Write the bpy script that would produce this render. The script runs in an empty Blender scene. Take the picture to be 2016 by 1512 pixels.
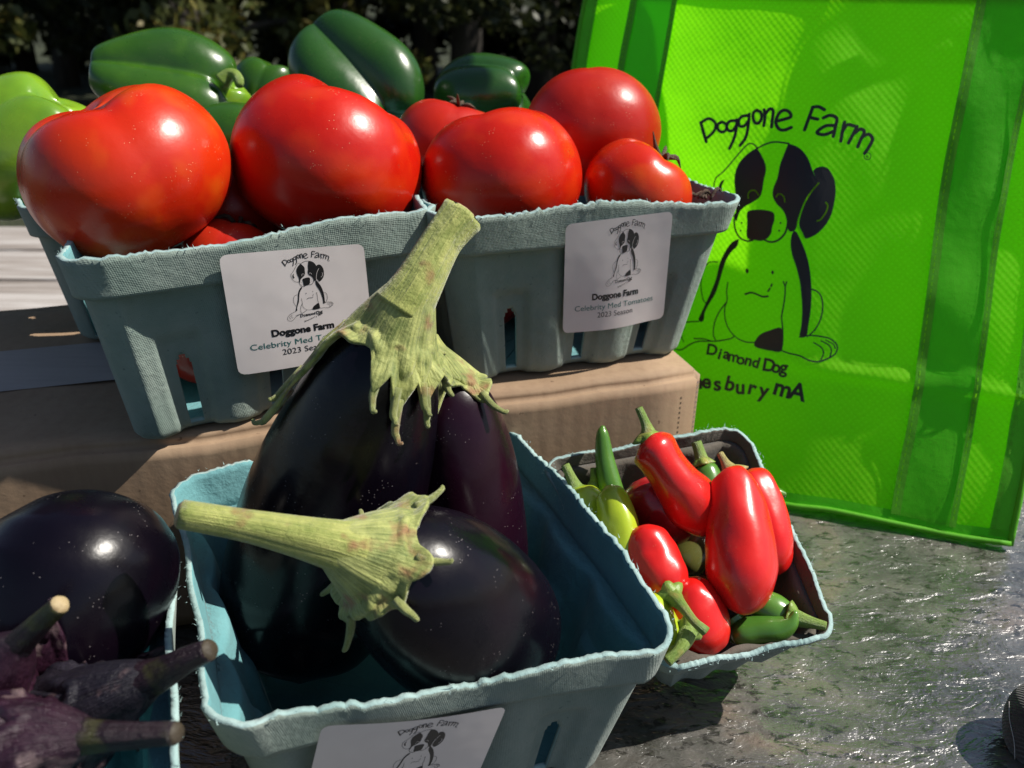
import bpy, bmesh, math, random
import numpy as np
from mathutils import Vector, noise as mnoise
from mathutils.geometry import tessellate_polygon
rng = np.random.default_rng(7); random.seed(7)
scene = bpy.context.scene
COL = scene.collection

# ------------------------------------------------------------------ camera
FPX, PITCH, ROLL, CAMH = 1658.6, 0.4429, 0.0137, 0.276     # focal length in photo pixels, radians, metres above the table
_f = np.array([0, math.cos(PITCH), -math.sin(PITCH)]); _u = np.array([0, math.sin(PITCH), math.cos(PITCH)]); _x = np.array([1., 0, 0])
CX = math.cos(ROLL)*_x + math.sin(ROLL)*_u; CU = -math.sin(ROLL)*_x + math.cos(ROLL)*_u; CF = _f
O = np.array([0, 0, CAMH])
cam = bpy.data.cameras.new('camera'); camo = bpy.data.objects.new('camera', cam); COL.objects.link(camo)
from mathutils import Matrix
camo.matrix_world = Matrix(((CX[0], CU[0], -CF[0], O[0]), (CX[1], CU[1], -CF[1], O[1]), (CX[2], CU[2], -CF[2], O[2]), (0, 0, 0, 1)))
cam.sensor_width = 36; cam.lens = FPX/2016*36; cam.clip_start = 0.01; cam.clip_end = 500
cam.dof.use_dof = True; cam.dof.focus_distance = 0.33; cam.dof.aperture_fstop = 14
scene.camera = camo

def ray(px, py): return CF + CX*(px-1008)/FPX - CU*(py-756)/FPX
def D(px, py, d): return O + ray(px, py)*d                 # point at depth d along the view axis
def Z(px, py, z): r = ray(px, py); return O + r*(z-CAMH)/r[2]
def proj(P):
    d = np.asarray(P)-O; k = d@CF
    return 1008+FPX*(d@CX)/k, 756-FPX*(d@CU)/k

# ------------------------------------------------------------------ world and sun
SUN = np.array([0.66, 0.05, 0.75]); SUN /= np.linalg.norm(SUN)
world = bpy.data.worlds.new('World'); scene.world = world; world.use_nodes = True
wn = world.node_tree.nodes; wl = world.node_tree.links; wn.clear()
sky = wn.new('ShaderNodeTexSky'); sky.sky_type = 'NISHITA'; sky.sun_disc = False
sky.sun_elevation = math.asin(SUN[2]); sky.sun_rotation = math.atan2(SUN[0], SUN[1])
bg = wn.new('ShaderNodeBackground'); bg.inputs['Strength'].default_value = 0.065
wo = wn.new('ShaderNodeOutputWorld'); wl.new(sky.outputs[0], bg.inputs[0]); wl.new(bg.outputs[0], wo.inputs[0])
sl = bpy.data.lights.new('sun', 'SUN'); sl.energy = 5.0; sl.angle = math.radians(0.6); sl.color = (1, .95, .86)
so = bpy.data.objects.new('sun', sl); COL.objects.link(so)
so.rotation_euler = Vector(-SUN).to_track_quat('-Z', 'Y').to_euler()
scene.view_settings.view_transform = 'Standard'; scene.view_settings.look = 'None'
scene.view_settings.exposure = 0.38; scene.view_settings.gamma = 1.0; scene.view_settings.use_curve_mapping = False
scene.render.engine = 'CYCLES'
scene.cycles.use_denoising = True; scene.cycles.max_bounces = 10; scene.cycles.transmission_bounces = 8
scene.cycles.caustics_reflective = False; scene.cycles.sample_clamp_indirect = 6

# ------------------------------------------------------------------ materials
class NT:
    def __init__(s, name):
        s.m = bpy.data.materials.new(name); s.m.use_nodes = True
        s.n = s.m.node_tree.nodes; s.l = s.m.node_tree.links
        s.b = s.n['Principled BSDF']; s.out = s.n['Material Output']
    def node(s, t, **k):
        n = s.n.new(t)
        for a, v in k.items(): setattr(n, a, v)
        return n
    def inp(s, n, **k):
        for a, v in k.items():
            i = n.inputs[a.replace('_', ' ')]
            if hasattr(v, 'is_linked') or isinstance(v, bpy.types.NodeSocket): s.l.new(v, i)
            else: i.default_value = v
        return n
    def coord(s, kind='Object'): return s.node('ShaderNodeTexCoord').outputs[kind]
    def noise(s, vec, scale, detail=4, rough=.55, dist=0):
        n = s.node('ShaderNodeTexNoise'); s.l.new(vec, n.inputs['Vector'])
        n.inputs['Scale'].default_value = scale; n.inputs['Detail'].default_value = detail
        n.inputs['Roughness'].default_value = rough; n.inputs['Distortion'].default_value = dist
        return n.outputs['Fac']
    def ramp(s, fac, stops, interp='LINEAR'):
        r = s.node('ShaderNodeValToRGB'); s.l.new(fac, r.inputs[0]); e = r.color_ramp.elements; r.color_ramp.interpolation = interp
        while len(e) < len(stops): e.new(0.5)
        for el, (p, c) in zip(e, stops): el.position = p; el.color = (*c, 1) if len(c) == 3 else c
        return r.outputs[0]
    def mix(s, fac, a, b, mode='MIX'):
        m = s.node('ShaderNodeMix', data_type='RGBA', blend_type=mode)
        for i, v in ((0, fac), (6, a), (7, b)):
            if isinstance(v, bpy.types.NodeSocket): s.l.new(v, m.inputs[i])
            elif i == 0: m.inputs[0].default_value = v
            else: m.inputs[i].default_value = (*v, 1)
        return m.outputs[2]
    def math(s, op, a, b=0.0):
        m = s.node('ShaderNodeMath', operation=op)
        for i, v in enumerate((a, b)):
            if isinstance(v, bpy.types.NodeSocket): s.l.new(v, m.inputs[i])
            else: m.inputs[i].default_value = v
        return m.outputs[0]
    def mapping(s, vec, scale=(1, 1, 1), rot=(0, 0, 0)):
        m = s.node('ShaderNodeMapping'); s.l.new(vec, m.inputs[0]); m.inputs['Scale'].default_value = scale; m.inputs['Rotation'].default_value = rot
        return m.outputs[0]
    def bump(s, h, strength=.5, dist=.001, prev=None):
        b = s.node('ShaderNodeBump'); b.inputs['Strength'].default_value = strength; b.inputs['Distance'].default_value = dist
        s.l.new(h, b.inputs['Height'])
        if prev is not None: s.l.new(prev, b.inputs['Normal'])
        return b.outputs[0]
    def set(s, **k):
        for a, v in k.items():
            i = s.b.inputs[a.replace('_', ' ')]
            if isinstance(v, bpy.types.NodeSocket): s.l.new(v, i)
            else: i.default_value = (*v, 1) if isinstance(v, tuple) and len(v) == 3 and i.type == 'RGBA' else v
        return s.m

M = {}
def skin_mat(name, c1, c2, c3=None, rough=.24, sss=.08, coat=.25, scale=26, speck=(.9, .7, .4), speckamt=.35, bumpy=.15, spec=.5):
    t = NT(name); co = t.coord(); oi = t.node('ShaderNodeObjectInfo')
    off = t.node('ShaderNodeVectorMath', operation='ADD'); t.l.new(co, off.inputs[0]); t.l.new(oi.outputs['Random'], off.inputs[1]); co2 = off.outputs[0]
    n1 = t.noise(co2, scale, 3, .5); col = t.ramp(n1, [(.32, c1), (.68, c2)])
    if c3 is not None:
        n2 = t.noise(co2, scale*1.7, 2); col = t.mix(t.ramp(n2, [(.5, (0, 0, 0)), (.75, (1, 1, 1))]), col, c3)
    v = t.node('ShaderNodeTexVoronoi'); t.l.new(co2, v.inputs['Vector']); v.inputs['Scale'].default_value = 800
    sp = t.math('MULTIPLY', t.math('LESS_THAN', v.outputs['Distance'], .15), t.math('GREATER_THAN', t.noise(co2, 120, 2), .60))
    col = t.mix(t.math('MULTIPLY', sp, speckamt), col, speck)
    bm = t.bump(t.noise(co2, 260, 3), bumpy, .0006, t.bump(t.noise(co2, 42, 2), .25, .0018))
    r = t.ramp(t.noise(co2, 34, 5, .6), [(.3, (rough*.75,)*3), (.7, (rough*1.45,)*3)])
    t.set(Base_Color=col, Roughness=r, Normal=bm, Specular_IOR_Level=spec, Coat_Weight=coat, Coat_Roughness=.16,
          Subsurface_Weight=sss, Subsurface_Radius=(.006, .002, .001), Subsurface_Scale=1.0)
    M[name] = t.m; return t.m
skin_mat('tomato_red', (.47, .007, .002), (.54, .014, .003), (.60, .034, .004), rough=.27, sss=.03, coat=.05, spec=.38)
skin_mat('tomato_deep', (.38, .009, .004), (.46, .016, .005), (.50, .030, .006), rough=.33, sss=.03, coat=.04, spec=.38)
skin_mat('tomato_orange', (.52, .014, .003), (.58, .034, .003), (.62, .080, .005), rough=.27, sss=.03, coat=.05, spec=.38)
skin_mat('pepper_green', (.018, .070, .004), (.032, .102, .005), (.042, .120, .005), rough=.27, sss=.03, coat=.25, speckamt=.1)
skin_mat('pepper_dark', (.012, .056, .007), (.021, .080, .008), rough=.27, sss=.03, coat=.25, speckamt=.1)
skin_mat('pepper_lime', (.14, .29, .014), (.22, .38, .018), (.10, .22, .012), rough=.22, sss=.06, coat=.35, speckamt=.1)
skin_mat('chili_red', (.62, .010, .010), (.70, .016, .010), rough=.26, sss=.06, coat=.3, speckamt=.12, scale=40)
skin_mat('chili_dark_red', (.36, .008, .014), (.46, .012, .014), rough=.26, sss=.05, coat=.3, speckamt=.1, scale=40)
skin_mat('chili_lime', (.36, .48, .02), (.44, .54, .03), rough=.22, sss=.08, coat=.4, speckamt=.1, scale=40)
skin_mat('chili_green', (.06, .17, .02), (.10, .24, .03), rough=.25, sss=.05, coat=.3, speckamt=.1, scale=40)
skin_mat('chili_olive', (.085, .09, .022), (.12, .12, .03), rough=.25, sss=.05, coat=.3, speckamt=.1, scale=40)
skin_mat('eggplant', (.0022, .0016, .0036), (.0030, .0016, .0046), (.005, .0014, .0045), rough=.235, sss=0, coat=.05, spec=.28, speck=(.4, .36, .36), speckamt=.35, scale=18)
skin_mat('eggplant_maroon', (.007, .0014, .005), (.016, .0022, .009), rough=.25, sss=0, coat=.05, spec=.28, speck=(.5, .42, .42), speckamt=.35, scale=18)

def stem_mat(name, c1, c2, spot, rough=.65, fuzz=.35, sp=.58):
    t = NT(name); co = t.coord(); uvm = t.mapping(t.coord('UV'), (34, 2.2, 1)); sk = t.noise(uvm, 1, 5, .6)
    n = t.math('ADD', t.math('MULTIPLY', t.noise(co, 130, 5, .6), .5), t.math('MULTIPLY', sk, .5)); col = t.ramp(n, [(.36, c1), (.62, c2)])
    n2 = t.noise(co, 95, 3, .5); col = t.mix(t.ramp(n2, [(sp, (0, 0, 0)), (sp+.13, (1, 1, 1))]), col, spot)
    bm = t.bump(t.noise(co, 700, 4), .5, .0006, t.bump(t.noise(co, 220, 4), .5, .0012, t.bump(sk, .7, .0012)))
    t.set(Base_Color=col, Roughness=rough, Normal=bm, Sheen_Weight=fuzz, Sheen_Roughness=.4, Subsurface_Weight=.05, Subsurface_Radius=(.002, .003, .001), Subsurface_Scale=.5)
    M[name] = t.m
stem_mat('stem_green', (.17, .22, .035), (.42, .43, .12), (.24, .12, .04), sp=.56)
stem_mat('calyx_green', (.10, .14, .026), (.43, .45, .14), (.26, .14, .055), fuzz=.3, sp=.55)
stem_mat('stem_purple', (.008, .003, .006), (.024, .010, .016), (.045, .046, .010), rough=.32, fuzz=0., sp=.54)
stem_mat('calyx_purple', (.010, .003, .008), (.036, .011, .024), (.20, .14, .14), rough=.32, fuzz=.0)
stem_mat('calyx_slate', (.006, .006, .012), (.018, .014, .022), (.14, .085, .09), rough=.40, fuzz=0.)
stem_mat('cut_dark', (.020, .014, .008), (.045, .032, .016), (.02, .012, .008), fuzz=0)
stem_mat('cut_end', (.32, .24, .12), (.46, .36, .20), (.18, .11, .05), fuzz=0)
stem_mat('chili_stem', (.12, .22, .03), (.24, .34, .06), (.30, .26, .06), rough=.45, fuzz=.05)
stem_mat('chili_stem_dry', (.30, .26, .08), (.42, .36, .12), (.16, .09, .03), rough=.55, fuzz=.05)
stem_mat('dry_leaf', (.05, .032, .018), (.13, .08, .045), (.20, .16, .08), fuzz=0)

def pulp(name, c1, c2, weave, stain):
    t = NT(name); co = t.coord(); uv = t.coord('UV')
    col = t.ramp(t.noise(co, 38, 5, .6), [(.3, c1), (.7, c2)])
    col = t.mix(t.ramp(t.noise(co, 420, 3), [(.68, (0, 0, 0)), (.76, (1, 1, 1))]), col, stain)
    sep = t.node('ShaderNodeSeparateXYZ'); t.l.new(uv, sep.inputs[0])
    k = 2*math.pi/.0013
    a = t.math('ADD', sep.outputs[0], sep.outputs[1]); b = t.math('SUBTRACT', sep.outputs[0], t.math('MULTIPLY', sep.outputs[1], .7))
    w = t.math('MULTIPLY', t.math('SINE', t.math('MULTIPLY', a, k)), t.math('SINE', t.math('MULTIPLY', b, k)))
    bm = t.bump(t.noise(co, 500, 5, .65), .55, .0007, t.bump(t.noise(co, 90, 4), .5, .0022))
    if weave: bm = t.bump(w, weave, .0005, bm)
    t.set(Base_Color=col, Roughness=.92, Normal=bm, Specular_IOR_Level=.15, Sheen_Weight=.12)
    M[name] = t.m
pulp('pulp_outer', (.180, .242, .212), (.262, .310, .278), .25, (.10, .14, .14))
pulp('pulp_inner', (.105, .27, .29), (.16, .36, .38), 0, (.10, .24, .26))
pulp('pulp_edge', (.20, .32, .31), (.37, .50, .49), 0, (.3, .45, .45))
pulp('pulp_grey', (.30, .315, .305), (.38, .39, .38), .55, (.10, .11, .11))
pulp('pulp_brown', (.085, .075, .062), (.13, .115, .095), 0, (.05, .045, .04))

t = NT('paper_white'); co = t.coord()
t.set(Base_Color=t.ramp(t.noise(co, 60, 3), [(.3, (.74, .67, .66)), (.7, (.80, .73, .72))]), Roughness=.34, Specular_IOR_Level=.5, Normal=t.bump(t.noise(co, 40, 2), .12, .003)); M['paper'] = t.m
def flat(name, c, rough=.6):
    t = NT(name); co = t.coord(); t.set(Base_Color=t.ramp(t.noise(co, 300, 3), [(.3, tuple(x*.85 for x in c)), (.7, c)]), Roughness=rough); M[name] = t.m
flat('ink', (.008, .008, .010), .5); flat('ink_teal', (.02, .15, .14)); flat('ink_grey', (.02, .02, .022))

def bag_mat(name, col, trans, dots=True, rough=.6):
    t = NT(name); uv = t.coord('UV'); sep = t.node('ShaderNodeSeparateXYZ'); t.l.new(uv, sep.inputs[0])
    k = 2*math.pi/.0042
    a = t.math('SINE', t.math('MULTIPLY', sep.outputs[0], k)); b = t.math('SINE', t.math('MULTIPLY', sep.outputs[1], k))
    w = t.math('MULTIPLY', a, b); dot = t.ramp(w, [(.25, (0, 0, 0)), (.8, (1, 1, 1))])
    co = t.coord(); fib = t.noise(co, 900, 4, .7); blot = t.noise(co, 18, 4)
    c = t.mix(t.math('MULTIPLY', fib, .5), col, tuple(x*.72 for x in col))
    if dots: c = t.mix(t.math('MULTIPLY', dot, .2), c, tuple(min(1, x*1.25+.02) for x in col))
    h = t.math('ADD', t.math('MULTIPLY', w, 1.0 if dots else 0.), t.math('MULTIPLY', fib, .6))
    bm = t.bump(h, .14 if dots else .2, .0008, t.bump(blot, .35, .006))
    t.set(Base_Color=c, Roughness=rough, Normal=bm, Specular_IOR_Level=.3)
    tr = t.node('ShaderNodeBsdfTranslucent'); t.l.new(c, tr.inputs[0]); t.l.new(bm, tr.inputs['Normal'])
    mx = t.node('ShaderNodeMixShader'); mx.inputs[0].default_value = trans
    t.l.new(t.b.outputs[0], mx.inputs[1]); t.l.new(tr.outputs[0], mx.inputs[2]); t.l.new(mx.outputs[0], t.out.inputs[0]); M[name] = t.m
bag_mat('bag_lime', (.31, .86, .008), .62)
bag_mat('bag_band', (.13, .66, .014), .42, False)
bag_mat('bag_hem', (.13, .50, .02), .28, False)

t = NT('cardboard'); co = t.coord()
col = t.ramp(t.noise(co, 14, 5, .6), [(.3, (.28, .188, .118)), (.7, (.36, .252, .165))])
st = t.noise(t.mapping(co, (260, 260, 26)), 1, 3); col = t.mix(t.ramp(st, [(.42, (0, 0, 0)), (.7, (.22, .22, .22))]), col, (.18, .105, .07))
col = t.mix(t.ramp(t.noise(co, 240, 2), [(.72, (0, 0, 0)), (.76, (.7, .7, .7))]), col, (.10, .06, .04))
wv = t.node('ShaderNodeTexWave'); wv.bands_direction = 'X'; t.l.new(co, wv.inputs['Vector']); wv.inputs['Scale'].default_value = 38; wv.inputs['Distortion'].default_value = .4
t.set(Base_Color=col, Roughness=.8, Specular_IOR_Level=.25, Normal=t.bump(wv.outputs['Fac'], .05, .0012, t.bump(t.noise(co, 300, 4), .25, .0006))); M['cardboard'] = t.m
t = NT('paper_tape'); co = t.coord()
t.set(Base_Color=t.ramp(t.noise(t.mapping(co, (20, 300, 1)), 1, 4), [(.3, (.36, .31, .29)), (.7, (.42, .37, .345))]), Roughness=.42, Normal=t.bump(t.noise(co, 90, 3), .2, .001)); M['tape'] = t.m
t = NT('cardboard_pale'); co = t.coord(); t.set(Base_Color=t.ramp(t.noise(co, 400, 3), [(.3, (.46, .33, .24)), (.7, (.58, .44, .34))]), Roughness=.9); M['cardboard_pale'] = t.m

t = NT('pebbled_glass'); co = t.coord()
warp = t.mapping(co, (1, 1.9, 1), (0, 0, .25))
n1 = t.noise(warp, 46, 4, .56, .6); n2 = t.noise(warp, 230, 3, .6, .4); n3 = t.noise(co, 13, 5, .62, .8)
col = t.ramp(n3, [(.34, (.040, .042, .034)), (.46, (.085, .082, .073)), (.56, (.125, .116, .104)), (.68, (.18, .140, .112))])
col = t.mix(t.ramp(t.noise(warp, 125, 5, .66, .6), [(.39, (1, 1, 1)), (.47, (0, 0, 0))]), col, (.030, .028, .024))
col = t.mix(t.ramp(n2, [(.62, (0, 0, 0)), (.74, (.5, .5, .5))]), col, (.24, .22, .20))
bm = t.bump(n1, .75, .0036, t.bump(n2, .6, .0010))
t.set(Base_Color=col, Roughness=.28, Specular_IOR_Level=.6, Normal=bm)
bm2 = t.bump(n1, .55, .0034, t.bump(n2, .30, .0008)); gl = t.node('ShaderNodeBsdfGlossy'); gl.inputs['Color'].default_value = (.92, .93, .95, 1); gl.inputs['Roughness'].default_value = .06; t.l.new(bm2, gl.inputs['Normal'])
fz = t.node('ShaderNodeFresnel'); fz.inputs['IOR'].default_value = 1.9; t.l.new(bm2, fz.inputs['Normal'])
mx = t.node('ShaderNodeMixShader'); t.l.new(t.math('ADD', t.math('MULTIPLY', fz.outputs[0], .85), .02), mx.inputs[0]); t.l.new(t.b.outputs[0], mx.inputs[1]); t.l.new(gl.outputs[0], mx.inputs[2]); t.l.new(mx.outputs[0], t.out.inputs[0]); M['table_glass'] = t.m
t = NT('table_metal'); co = t.coord(); t.set(Base_Color=t.ramp(t.noise(co, 40, 3), [(.3, (.03, .028, .024)), (.7, (.05, .045, .04))]), Roughness=.5, Metallic=.4); M['metal'] = t.m

t = NT('weathered_wood'); co = t.coord()
g = t.noise(t.mapping(co, (2.2, 55, 30)), 1, 6, .62, 1.4); g2 = t.noise(t.mapping(co, (6, 240, 90)), 1, 4)
col = t.ramp(g, [(.30, (.13, .105, .085)), (.45, (.30, .265, .24)), (.60, (.45, .42, .40)), (.75, (.52, .49, .47))])
col = t.mix(t.ramp(g2, [(.35, (.6, .6, .6)), (.5, (0, 0, 0))]), col, (.22, .19, .17))
t.set(Base_Color=col, Roughness=.85, Normal=t.bump(g, .6, .004, t.bump(g2, .4, .001))); M['wood'] = t.m

t = NT('lawn'); co = t.coord(); t.set(Base_Color=t.ramp(t.noise(co, 3, 6, .65), [(.3, (.018, .022, .010)), (.7, (.045, .055, .022))]), Roughness=.95, Normal=t.bump(t.noise(co, 30, 5), .8, .05)); M['lawn'] = t.m
t = NT('bark'); co = t.coord(); t.set(Base_Color=t.ramp(t.noise(t.mapping(co, (14, 14, 2.5)), 1, 5), [(.3, (.018, .015, .012)), (.7, (.06, .05, .04))]), Roughness=.95, Normal=t.bump(t.noise(t.mapping(co, (20, 20, 4)), 1, 5), .8, .03)); M['bark'] = t.m
def leaf(name, c1, c2, c3):
    t = NT(name); co = t.coord(); oi = t.node('ShaderNodeNewGeometry')
    col = t.ramp(oi.outputs['Random Per Island'], [(0, c1), (.55, c2), (.97, c3)])
    t.set(Base_Color=col, Roughness=.5, Specular_IOR_Level=.4)
    tr = t.node('ShaderNodeBsdfTranslucent'); t.l.new(col, tr.inputs[0]); mx = t.node('ShaderNodeMixShader'); mx.inputs[0].default_value = .25
    t.l.new(t.b.outputs[0], mx.inputs[1]); t.l.new(tr.outputs[0], mx.inputs[2]); t.l.new(mx.outputs[0], t.out.inputs[0]); M[name] = t.m
leaf('leaf_shaded', (.012, .018, .006), (.028, .036, .010), (.05, .055, .014))  # shade of the wood is put into this leaf colour
leaf('leaf_sunlit', (.04, .052, .012), (.085, .098, .025), (.15, .12, .025))  # brighter olive copy, sunlight on the clumps put into the colour
t = NT('black_rubber'); co = t.coord(); wv = t.node('ShaderNodeTexWave'); wv.bands_direction = 'DIAGONAL'; t.l.new(co, wv.inputs['Vector']); wv.inputs['Scale'].default_value = 330
t.set(Base_Color=t.ramp(t.noise(co, 500, 4), [(.35, (.008, .008, .010)), (.75, (.035, .034, .038))]), Roughness=.75, Sheen_Weight=.3, Normal=t.bump(wv.outputs['Fac'], .5, .0008, t.bump(t.noise(co, 700, 3), .5, .0006))); M['rubber'] = t.m
flat('thread', (.45, .43, .42))

# ------------------------------------------------------------------ object helpers
def tag(o, label=None, cat=None, group=None, kind=None):
    if label: o['label'] = label
    if cat: o['category'] = cat
    if group: o['group'] = group
    if kind: o['kind'] = kind
    return o
def empty(name, loc, label=None, cat=None, group=None):
    o = bpy.data.objects.new(name, None); COL.objects.link(o); o.location = Vector(loc); o.empty_display_size = .01
    return tag(o, label, cat, group)
def mesh(name, V, Fc, mats, parent=None, smooth=True, uv=None, midx=None):
    me = bpy.data.meshes.new(name); me.from_pydata([tuple(v) for v in V], [], [tuple(f) for f in Fc])
    for m in (mats if isinstance(mats, (list, tuple)) else [mats]): me.materials.append(M[m])
    if midx is not None: me.polygons.foreach_set('material_index', midx)
    if smooth: me.polygons.foreach_set('use_smooth', [True]*len(me.polygons))
    if uv is not None:
        l = me.uv_layers.new(); idx = np.zeros(len(me.loops), int); me.loops.foreach_get('vertex_index', idx)
        l.data.foreach_set('uv', np.asarray(uv, float)[idx].ravel())
    me.update(); o = bpy.data.objects.new(name, me); COL.objects.link(o)
    if parent is not None:
        o.parent = parent; L = parent.location if parent.parent is None else parent.location+parent.parent.location
        o.data.transform(Matrix.Translation(-Vector(L)))      # parents are unrotated empties, or meshes with their origin at the thing's base
    return o
def setorigin(o, p):      # a single-mesh thing gets its origin at its base
    p = Vector(p); o.data.transform(Matrix.Translation(-p)); o.location = p; return o
def box(name, c, s, mat, parent=None, yaw=0, bevel=0):
    bm = bmesh.new(); bmesh.ops.create_cube(bm, size=1)
    for v in bm.verts: v.co = Vector((v.co.x*s[0], v.co.y*s[1], v.co.z*s[2]))
    if bevel: bmesh.ops.bevel(bm, geom=bm.edges[:], offset=bevel, segments=3, affect='EDGES')
    bmesh.ops.rotate(bm, verts=bm.verts, matrix=Matrix.Rotation(yaw, 3, 'Z'), cent=(0, 0, 0))
    bmesh.ops.translate(bm, verts=bm.verts, vec=c)
    V = [v.co[:] for v in bm.verts]; bm.verts.index_update(); Fc = [[v.index for v in f.verts] for f in bm.faces]; bm.free()
    return mesh(name, V, Fc, mat, parent, smooth=False)
def catmull(P, n):
    P = np.asarray(P, float)
    if P.ndim == 1: P = P[:, None]
    Q = np.vstack([2*P[0]-P[1], P, 2*P[-1]-P[-2]]); k = len(P)-1; T = np.linspace(0, k, n); out = []
    for tt in T:
        i = min(int(tt), k-1); u = tt-i; a, b, c, d = Q[i:i+4]
        out.append(.5*((2*b)+(c-a)*u+(2*a-5*b+4*c-d)*u*u+(3*b-a-3*c+d)*u**3))
    return np.array(out)
def unit(v): v = np.asarray(v, float); return v/np.linalg.norm(v)
def frames(C, ref):
    T = np.gradient(C, axis=0); T /= np.linalg.norm(T, axis=1)[:, None]; N = []; n = unit(np.asarray(ref)-np.dot(ref, T[0])*T[0])
    for t_ in T:
        n = unit(n-np.dot(n, t_)*t_); N.append(n)
    N = np.array(N); return T, N, np.cross(T, N)
class Sweep:
    """Round body along a curved spine; theta = 0 faces the camera side (ref)."""
    def __init__(s, pts, rad, rings=40, seg=36, ref=None, shape=None, roundend=(True, True)):
        pts = np.asarray(pts, float); s.C = catmull(pts, rings); s.R = np.maximum(catmull(rad, rings)[:, 0], 1e-5)
        if ref is None: ref = O-pts.mean(0)
        s.T, s.N, s.B = frames(s.C, ref); s.rings, s.seg, s.shape = rings, seg, shape
    def at(s, t, th, off=0.):
        f = np.clip(t, 0, 1)*(s.rings-1); i = int(min(f, s.rings-2)); u = f-i
        g = lambda A: A[i]*(1-u)+A[i+1]*u
        r = g(s.R)+off; k = s.shape(t, th) if s.shape else 1.
        return g(s.C)+(g(s.N)*math.cos(th)+g(s.B)*math.sin(th))*r*k
    def build(s, name, mat, parent=None):
        th = np.linspace(0, 2*np.pi, s.seg, endpoint=False); V = []; Fc = []
        for i in range(s.rings):
            k = np.array([s.shape(i/(s.rings-1), a) for a in th]) if s.shape else np.ones(s.seg)
            V.append(s.C[i]+((s.N[i][None]*np.cos(th)[:, None]+s.B[i][None]*np.sin(th)[:, None])*(s.R[i]*k)[:, None]))
        V = np.vstack(V); n = s.seg
        for i in range(s.rings-1):
            for j in range(n): Fc.append((i*n+j, i*n+(j+1) % n, (i+1)*n+(j+1) % n, (i+1)*n+j))
        Fc.append(tuple(range(n-1, -1, -1))); Fc.append(tuple((s.rings-1)*n+j for j in range(n)))
        return mesh(name, V, Fc, mat, parent, uv=[(abs(2*j/n-1), i/(s.rings-1)) for i in range(s.rings) for j in range(n)])
def ovoid(n=40, p0=.5, p1=.5):
    """Radius profile 0..1..0 with rounded ends (superellipse), for dense control radii."""
    t = np.linspace(0, 1, n); return np.minimum(1, np.maximum(0, 1-np.maximum(0, 1-t/p0)**2.2))**.5*np.minimum(1, np.maximum(0, 1-np.maximum(0, 1-(1-t)/p1)**2.2))**.5
def basis(axis):
    a = unit(axis); r = np.array([0, -1., .2]); e = unit(r-np.dot(r, a)*a); return a, e, np.cross(a, e)
def lathe_fruit(name, mat, C, axis, R, hk, lobes, amp, dimple, parent, seed=0, sharp=1., nu=72, nv=44, taper=0., bdim=.05, spin=0., bend=0.):
    """Tomato or bell pepper: lobed body round an axis with a dimple at the stem end."""
    r_ = np.random.default_rng(seed); a, e1, e2 = basis(axis); C = np.asarray(C, float); V = []; Fc = []
    ph = r_.uniform(0, 6.28, 5); la = r_.uniform(.7, 1.3, max(lobes, 1))
    for i in range(nv+1):
        f = math.pi*i/nv
        for j in range(nu):
            th = 2*math.pi*j/nu; q = (th+spin)*lobes/(2*math.pi); li = int(q) % max(lobes, 1); fr = q-int(q)
            g = 1-abs(math.cos(math.pi*fr+0))**sharp if False else abs(math.sin(math.pi*fr))**sharp
            w = math.sin(f)**.6*(.35+.65*math.exp(-((f-.6)/1.1)**2)) if dimple else 1
            k = 1-amp*(1-g)*(.9 if amp > .1 else .45+.55*math.exp(-(f/1.2)**2))+.012*math.sin(2*th+ph[0])+.012*math.sin(3*th+ph[1]+f)+amp*.45*(la[li]-1)*g
            sq = math.copysign(abs(math.sin(f))**.88, math.sin(f)); z = math.cos(f)*hk
            rr = R*k*sq*(1-taper*(1-math.cos(f))/2)
            zz = R*z-R*dimple*math.exp(-(f/.42)**2)*(1+.5*(1-g))+R*bdim*math.exp(-((math.pi-f)/.35)**2)+R*amp*.55*(g-.5)*math.exp(-((f-.55)/.42)**2)
            if bend: rr *= 1+.035*math.sin(2.3*f+th+ph[2])+.025*math.sin(4*f-2*th+ph[3])
            V.append(C+a*zz+(e1*math.cos(th)+e2*math.sin(th))*rr+e1*bend*R*(math.cos(f)**2-.4)+e2*bend*.6*R*math.cos(f)**3)
    for i in range(nv):
        for j in range(nu): Fc.append((i*nu+j, (i+1)*nu+j, (i+1)*nu+(j+1) % nu, i*nu+(j+1) % nu))
    o = mesh(name, V, Fc, mat, parent); return o
def tube(name, pts, rad, mat, parent, rings=14, seg=12, shape=None):
    return Sweep(pts, rad, rings, seg, shape=shape).build(name, mat, parent)

# ------------------------------------------------------------------ ground, trees
gr = mesh('ground', [(-60, -20, -.75), (60, -20, -.75), (60, 120, -.75), (-60, 120, -.75)], [(0, 1, 2, 3)], 'lawn', smooth=False); tag(gr, kind='structure')

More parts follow.
